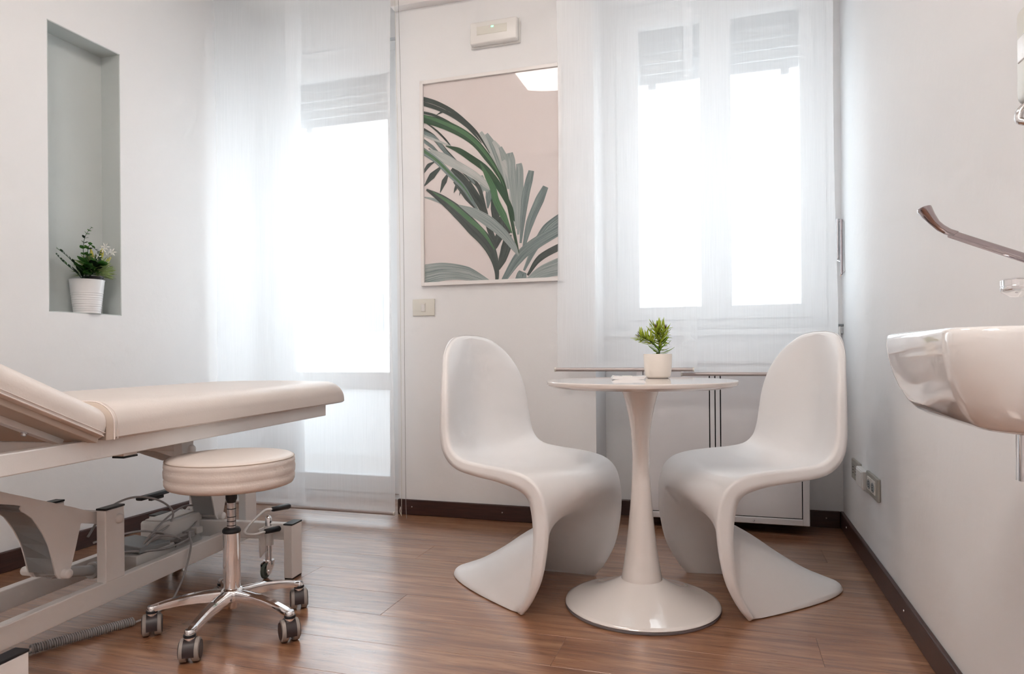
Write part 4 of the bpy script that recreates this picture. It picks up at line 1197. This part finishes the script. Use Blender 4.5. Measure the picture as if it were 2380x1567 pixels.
for k in range(5):
    a = math.radians(209 + 72 * k)
    Ra = Matrix.Rotation(a, 4, 'Z')
    ao = inst('arm', arm_me, st, Ra)
    Mc = Ra @ Matrix.Translation((0.222, 0, 0))
    inst('cup', cup_me, ao, Matrix.Translation((0.222, 0, 0)))
    co = bpy.data.objects.new('castor', hood_me); COL.objects.link(co); co.parent = st
    ca = [math.radians(x) for x in (-48, -60, -42, -52, -40)][k]
    co.matrix_local = Mc @ Matrix.Rotation(-a + ca, 4, 'Z') @ Matrix.Translation((-0.006, 0, 0)) @ Matrix.Scale(1.22, 4)
    inst('swivel_cap', cas_body, co, Matrix.Translation((0.006, 0, 0)))
    for s in (-1, 1):
        Mx = Matrix.Translation((0, -0.0165 * s, 0)) @ (Matrix.Identity(4) if s > 0 else Matrix.Rotation(PI, 4, 'Z'))
        wo = inst('wheel', whl_me, co, Mx)
        # discs belong to the castor as well
        inst('wheel_disc', dsc_me, co, Mx)

# ================================================================== NICHE PLANTS
NX, NYc, NZ = WL - 0.036, 2.338, NZ0 + e_
def ribbed(r0, r1, h):
    pr = [(0, 0), (r0, 0)]
    n = 60
    for i in range(1, n):
        t = i / n
        r = r0 + (r1 - r0) * t
        if 0.04 < t < 0.62 and not (0.30 < t < 0.38) and not (0.10 < t < 0.15):
            r += 0.0009 * math.sin(t * 95)
        pr.append((r, h * t))
    pr += [(r1, h), (r1 + 0.0012, h - 0.001), (r1 + 0.0012, h + 0.001), (r1 - 0.002, h + 0.001), (r1 - 0.003, h - 0.012), (0, h - 0.014)]
    return pr
pn = empty('planter', (NX, NYc, NZ), label='white ribbed planter with fern and flowering plant in wall niche', cat='potted plant')
MB().lathe(ribbed(0.0525, 0.0685, 0.146), n=64).build('pot', 'pot_white', pn, 50)
MB().lathe([(0, 0.10), (0.030, 0.10), (0.037, 0.156), (0.040, 0.157), (0.040, 0.164), (0.0365, 0.164), (0.036, 0.154), (0, 0.154)], c=(0.008, 0.026, 0), n=32).build('nursery_pot', 'nursery_pot', pn, 40)
# fern like stems with paired leaflets
lf_me = []
for (L, w) in ((0.022, 0.0085), (0.017, 0.007), (0.012, 0.005)):
    b = MB()
    P0 = []
    for i in range(7):
        t = i / 6; ww = w * math.sin(PI * (0.08 + 0.90 * t)) + 0.0003
        P0.append([(L * t, -ww, 0.15 * ww), (L * t, 0, -0.05 * ww), (L * t, ww, 0.15 * ww)])
    b.grid(P0); bmesh.ops.solidify(b.bm, geom=b.bm.faces[:], thickness=0.0006)
    lf_me.append(b.bm)
def leafset(m):
    out = []
    for bm_ in lf_me:
        me = bpy.data.meshes.new('leaf'); bm_.to_mesh(me); me.materials.append(MATS[m])
        for p_ in me.polygons: p_.use_smooth = True
        out.append(me)
    return out
LG, LD = leafset('fern'), leafset('fern_dark')
rf = random.Random(5)
def grow(p):
    return (p[0] * 1.15 + 0.004, p[1] * 1.55, 0.146 + (p[2] - 0.15) * 1.2)
def frond(path, pairs, sizes, dark=0.3, r=0.0018, clip=True):
    P = spline([grow(p) for p in path], 8)
    MB().tube(P, r, 6, radii=[r * (1 - 0.6 * i / len(P)) for i in range(len(P))]).build('stem', 'fern_dark', pn, 60)
    for i in range(pairs):
        t = 0.22 + 0.76 * i / max(pairs - 1, 1)
        k = min(int(t * (len(P) - 1)), len(P) - 2)
        p = P[k]; ax = (P[k + 1] - P[k]).normalized()
        side = ax.cross(Vector((0.6, 0, 0.8))).normalized()
        for s in (-1, 1):
            d = ax * 0.55 + side * s + Vector((0.25, 0, 0.1))
            sz = sizes[0] + (sizes[1] - sizes[0]) * t
            me = (LD if rf.random() < dark else LG)[rf.randrange(2)]
            inst('leaf', me, pn, orient(p, d, rf.uniform(-0.5, 0.5)) @ Matrix.Scale(sz * 1.45, 4))
frond([(0.01, -0.012, 0.15), (0.02, -0.02, 0.20), (0.02, -0.026, 0.26), (0.02, -0.018, 0.31), (0.02, 0.002, 0.345)], 9, (1.15, 0.25))
frond([(0.01, -0.020, 0.15), (0.03, -0.050, 0.188), (0.035, -0.088, 0.225), (0.035, -0.116, 0.245)], 10, (1.1, 0.35), 0.7)
frond([(0.01, -0.022, 0.15), (0.03, -0.055, 0.170), (0.035, -0.095, 0.200), (0.035, -0.118, 0.226)], 9, (1.0, 0.3), 0.75)
frond([(0.01, -0.014, 0.15), (0.02, -0.014, 0.22), (0.025, -0.010, 0.275), (0.025, 0.012, 0.262), (0.025, 0.028, 0.245)], 8, (1.2, 0.25))
frond([(0.01, -0.016, 0.15), (0.03, -0.022, 0.18), (0.04, -0.03, 0.205), (0.045, -0.04, 0.20)], 7, (1.7, 1.3), 0.15)
frond([(0.01, -0.010, 0.15), (0.03, 0.000, 0.18), (0.04, 0.002, 0.205), (0.045, 0.008, 0.215)], 8, (1.7, 1.2), 0.25)
frond([(0.01, -0.022, 0.15), (0.03, -0.034, 0.172), (0.042, -0.044, 0.176)], 6, (1.6, 1.2), 0.4)
frond([(0.01, -0.008, 0.15), (0.025, 0.006, 0.20), (0.03, 0.016, 0.24), (0.03, 0.028, 0.262)], 7, (1.0, 0.3), 0.6)
# bushy needle foliage of the flowering plant: too fine to count
b = MB()
for i in range(900):
    a = rf.uniform(0, 2 * PI); el = rf.uniform(-0.25, 1.35)
    d = Vector((math.cos(a) * math.cos(el), math.sin(a) * math.cos(el), math.sin(el)))
    base = Vector((0.012, 0.028, 0.180)) + d * rf.uniform(0.008, 0.062)
    L = rf.uniform(0.020, 0.046)
    tip = base + d * L + Vector((0, 0, rf.uniform(-0.006, 0.004)))
    if tip.x < -0.064: continue
    s_ = d.orthogonal().normalized() * 0.0014
    v = [b.bm.verts.new(base - s_), b.bm.verts.new(base + s_), b.bm.verts.new((base + tip) / 2 + s_ * 1.3 + Vector((0, 0, 0.001))), b.bm.verts.new(tip), b.bm.verts.new((base + tip) / 2 - s_ * 1.3)]
    b.bm.faces.new((v[0], v[1], v[2], v[3], v[4]))
b.build('needle_foliage', 'needle', pn, kind='stuff')
# yellow green flower spikes
def spike(path, r):
    r *= 1.35
    P = spline([grow(p) for p in path], 8); n = len(P)
    MB().tube(P, r, 8, radii=[max(0.0008, r * math.sin(PI * (0.12 + 0.80 * i / (n - 1))) * (1 + 0.25 * (i % 2))) for i in range(n)]).build('flower_spike', 'bract', pn, 70)
spike([(0.015, 0.010, 0.222), (0.016, 0.004, 0.245), (0.016, -0.001, 0.27)], 0.0042)
spike([(0.016, 0.030, 0.222), (0.018, 0.034, 0.25), (0.018, 0.037, 0.274)], 0.0058)
spike([(0.020, 0.046, 0.210), (0.020, 0.055, 0.232), (0.020, 0.066, 0.246)], 0.0046)
spike([(0.030, 0.010, 0.232), (0.032, 0.020, 0.222), (0.032, 0.031, 0.216)], 0.0050)
spike([(0.016, 0.018, 0.215), (0.016, 0.017, 0.235), (0.016, 0.016, 0.246)], 0.0032)
fl_ = MB()
for k in range(6):
    a = 2 * PI * k / 6
    d = Vector((0.35, math.cos(a), math.sin(a))); sd = Vector((0, -math.sin(a), math.cos(a))) * 0.0017
    v = [fl_.bm.verts.new((0, 0, 0)), fl_.bm.verts.new(d * 0.006 + sd), fl_.bm.verts.new(d * 0.012), fl_.bm.verts.new(d * 0.006 - sd)]
    fl_.bm.faces.new(v)
bmesh.ops.solidify(fl_.bm, geom=fl_.bm.faces[:], thickness=0.0005)
fl_me = fl_.mesh('flower', 'petal')
for (yy, zz, rr) in ((0.028, 0.268, 0.2), (0.052, 0.258, 1.0), (0.044, 0.246, 0.5), (0.036, 0.278, 0.0), (0.012, 0.232, 0.7), (0.004, 0.222, 0.3), (0.040, 0.214, 0.9), (0.058, 0.262, 0.1)):
    inst('flower', fl_me, pn, Matrix.Translation(grow((0.034, yy, zz))) @ Matrix.Rotation(rr, 4, 'X') @ Matrix.Rotation(rr - 0.5, 4, 'Z') @ Matrix.Scale(1.7, 4))

# ================================================================== WASHBASIN, TAP, DISPENSER
WBX, WB0, WB1, WBZ = 0.244, 0.872, 1.275, 0.846
wb = empty('washbasin', (WR, (WB0 + WB1) / 2, WBZ), label='white ceramic wall washbasin jutting in at the right', cat='washbasin')
cy = (WB0 + WB1) / 2
def bas(inx, iny, z, rf_, rw=0.01):
    return [Vector((x - WR, y_ - cy, z - WBZ)) for x, y_ in rrect(WBX + inx, WR - 0.0005, WB0 + iny, WB1 - iny, (rf_, rw, rw, rf_), 8)]
outer = [bas(0.085, 0.060, 0.721, 0.05), bas(0.064, 0.044, 0.7212, 0.055), bas(0.048, 0.032, 0.7245, 0.058), bas(0.036, 0.022, 0.732, 0.060), bas(0.025, 0.014, 0.745, 0.061), bas(0.015, 0.008, 0.764, 0.061), bas(0.007, 0.004, 0.787, 0.060),
         bas(0.002, 0.001, 0.810, 0.060), bas(0.0, 0.0, 0.827, 0.060), bas(0.0, 0.0, 0.838, 0.060), bas(0.001, 0.001, 0.843, 0.060), bas(0.004, 0.004, 0.846, 0.058)]
def basin_in(inx, iny, z, r_):
    return [Vector((x - WR, y_ - cy, z - WBZ)) for x, y_ in rrect(WBX + inx, WR - 0.06 - inx * 0.4, WB0 + iny, WB1 - iny, (r_, r_ * 0.6, r_ * 0.6, r_), 8)]
inner = [basin_in(0.014, 0.014, 0.846, 0.052), basin_in(0.018, 0.018, 0.842, 0.050), basin_in(0.026, 0.028, 0.80, 0.048), basin_in(0.045, 0.06, 0.755, 0.045), basin_in(0.075, 0.11, 0.742, 0.03)]
MB().loft(outer + inner).build('bowl', 'ceramic', wb, 50)
MB().lathe([(0, 0.003), (0.018, 0.003), (0.021, 0.0), (0, 0.0)], c=(-0.14, 0, 0.7425 - WBZ), n=24).build('drain', 'chrome', wb, 40)
MB().tube([(-0.13, 0.0, -0.122), (-0.13, 0.0, -0.20)], 0.017, 18).build('trap_pipe', 'chrome', wb, 40)

tp = empty('lever_tap', (WR, 1.06, 0.945), label='chrome elbow lever tap above the washbasin', cat='tap')
TPZ = 0.945
def tl(x, y_, z): return Vector((x - WR, y_ - 1.06, z - TPZ))
MB().tube(spline([tl(0.515, 1.09, 0.925), tl(0.46, 1.09, 0.926), tl(0.42, 1.09, 0.924), tl(0.392, 1.089, 0.916)], 5), 0.012, 16).build('spout', 'chrome', tp, 50)
MB().lathe([(0, -0.013), (0.007, -0.0125), (0.017, -0.006), (0.018, -0.004), (0.018, 0.0005), (0.0172, 0.001), (0.0172, 0.002), (0.018, 0.0025), (0.018, 0.010), (0.014, 0.0125), (0, 0.0135)], n=28, M=Matrix.Translation(tl(0.3745, 1.088, 0.9035))).build('aerator', 'chrome', tp, 35)
lever = [tl(0.515, 1.122, 0.8955), tl(0.45, 1.1025, 0.9185), tl(0.382, 1.082, 0.9425), tl(0.33, 1.066, 0.9605), tl(0.288, 1.0535, 0.9755)]
MB().tube(lever, 0.0058, 12, radii=[0.0070, 0.0066, 0.0062, 0.0058, 0.0054]).build('lever', 'chrome_dark', tp, 50)
# flared curved paddle at the lever's end
pd = []
for (x, z, hw, t_) in ((0.292, 0.974, 0.0055, 0.005), (0.283, 0.9775, 0.0065, 0.0052), (0.275, 0.983, 0.008, 0.0055), (0.268, 0.990, 0.0105, 0.0060), (0.2615, 0.999, 0.014, 0.0075), (0.2565, 1.0075, 0.017, 0.0090), (0.2555, 1.0105, 0.017, 0.0086)):
    c_ = tl(x, 1.046, z)
    nx_ = Vector((0.8, 0, 0.6)) if x > 0.27 else Vector((0.96, 0, 0.26))
    nx_.normalize(); yv = Vector((0.15, 1, 0)).normalized()
    pd.append([c_ + yv * hw * math.cos(a) + nx_ * t_ * math.sin(a) for a in [2 * PI * k / 16 for k in range(16)]])
MB().loft(pd).build('paddle', 'chrome_dark', tp, 50)

sd = empty('soap_dispenser', (WR, 1.255, 1.19), label='grey wall soap dispenser with chrome lever at the right edge', cat='dispenser')
MB().box((-0.066, -0.05, 0.02), (0, 0.05, 0.175), bevel=0.014, seg=4).build('body', 'cream_plastic', sd, 40)
MB().box((-0.0675, -0.035, 0.085), (-0.064, 0.035, 0.125), bevel=0.002).build('sight_window', 'screen_white', sd)
MB().tube(spline([(-0.04, 0.03, 0.024), (-0.056, 0.03, 0.018), (-0.066, 0.03, 0.006), (-0.066, 0.03, -0.006), (-0.052, 0.02, -0.012), (-0.03, 0.0, -0.012)], 6), 0.006, 12).build('lever', 'chrome', sd, 50)

# ================================================================== CEILING LAMP AND ADDED FILL LAMP
def lamp(name, x0, x1, y0, y1, zlow, m, label):
    r = empty(name, ((x0 + x1) / 2, (y0 + y1) / 2, ZC), label=label, cat='lamp')
    w, d = (x1 - x0) / 2, (y1 - y0) / 2
    MB().box((-w * 0.35, -d * 0.35, -0.03), (w * 0.35, d * 0.35, -0.0005), bevel=0.003).build('canopy', 'white_lacquer', r)
    P = []
    for i in range(13):
        u = -1 + 2 * i / 12
        P.append([Vector((w * u, d * v * 1.0 - 0.05 * d * (1 - u * u) * (1 if v < 0 else -1), zlow - ZC + 0.025 * u * u)) for v in (-1, -0.5, 0, 0.5, 1)])
    gb = MB().grid(P); bmesh.ops.solidify(gb.bm, geom=gb.bm.faces[:], thickness=0.012)
    gb.build('diffuser', m, r, 40)
    for sx in (-1, 1):
        MB().tube([(sx * w * 0.3, 0, -0.028), (sx * w * 0.3, 0, zlow - ZC + 0.005)], 0.004, 8).build('strut', 'steel_satin', r)
lamp('ceiling_lamp', -1.41, -0.83, 1.40, 1.95, 2.78, 'lamp_warm', 'square glass ceiling lamp glowing warm over the stool')
lamp('ceiling_lamp', -0.95, -0.25, -0.55, 0.10, 2.78, 'lamp_fill', 'added unseen ceiling lamp giving the foreground its warm fill')  # assumed lamp out of view, added to fill the foreground with warm light
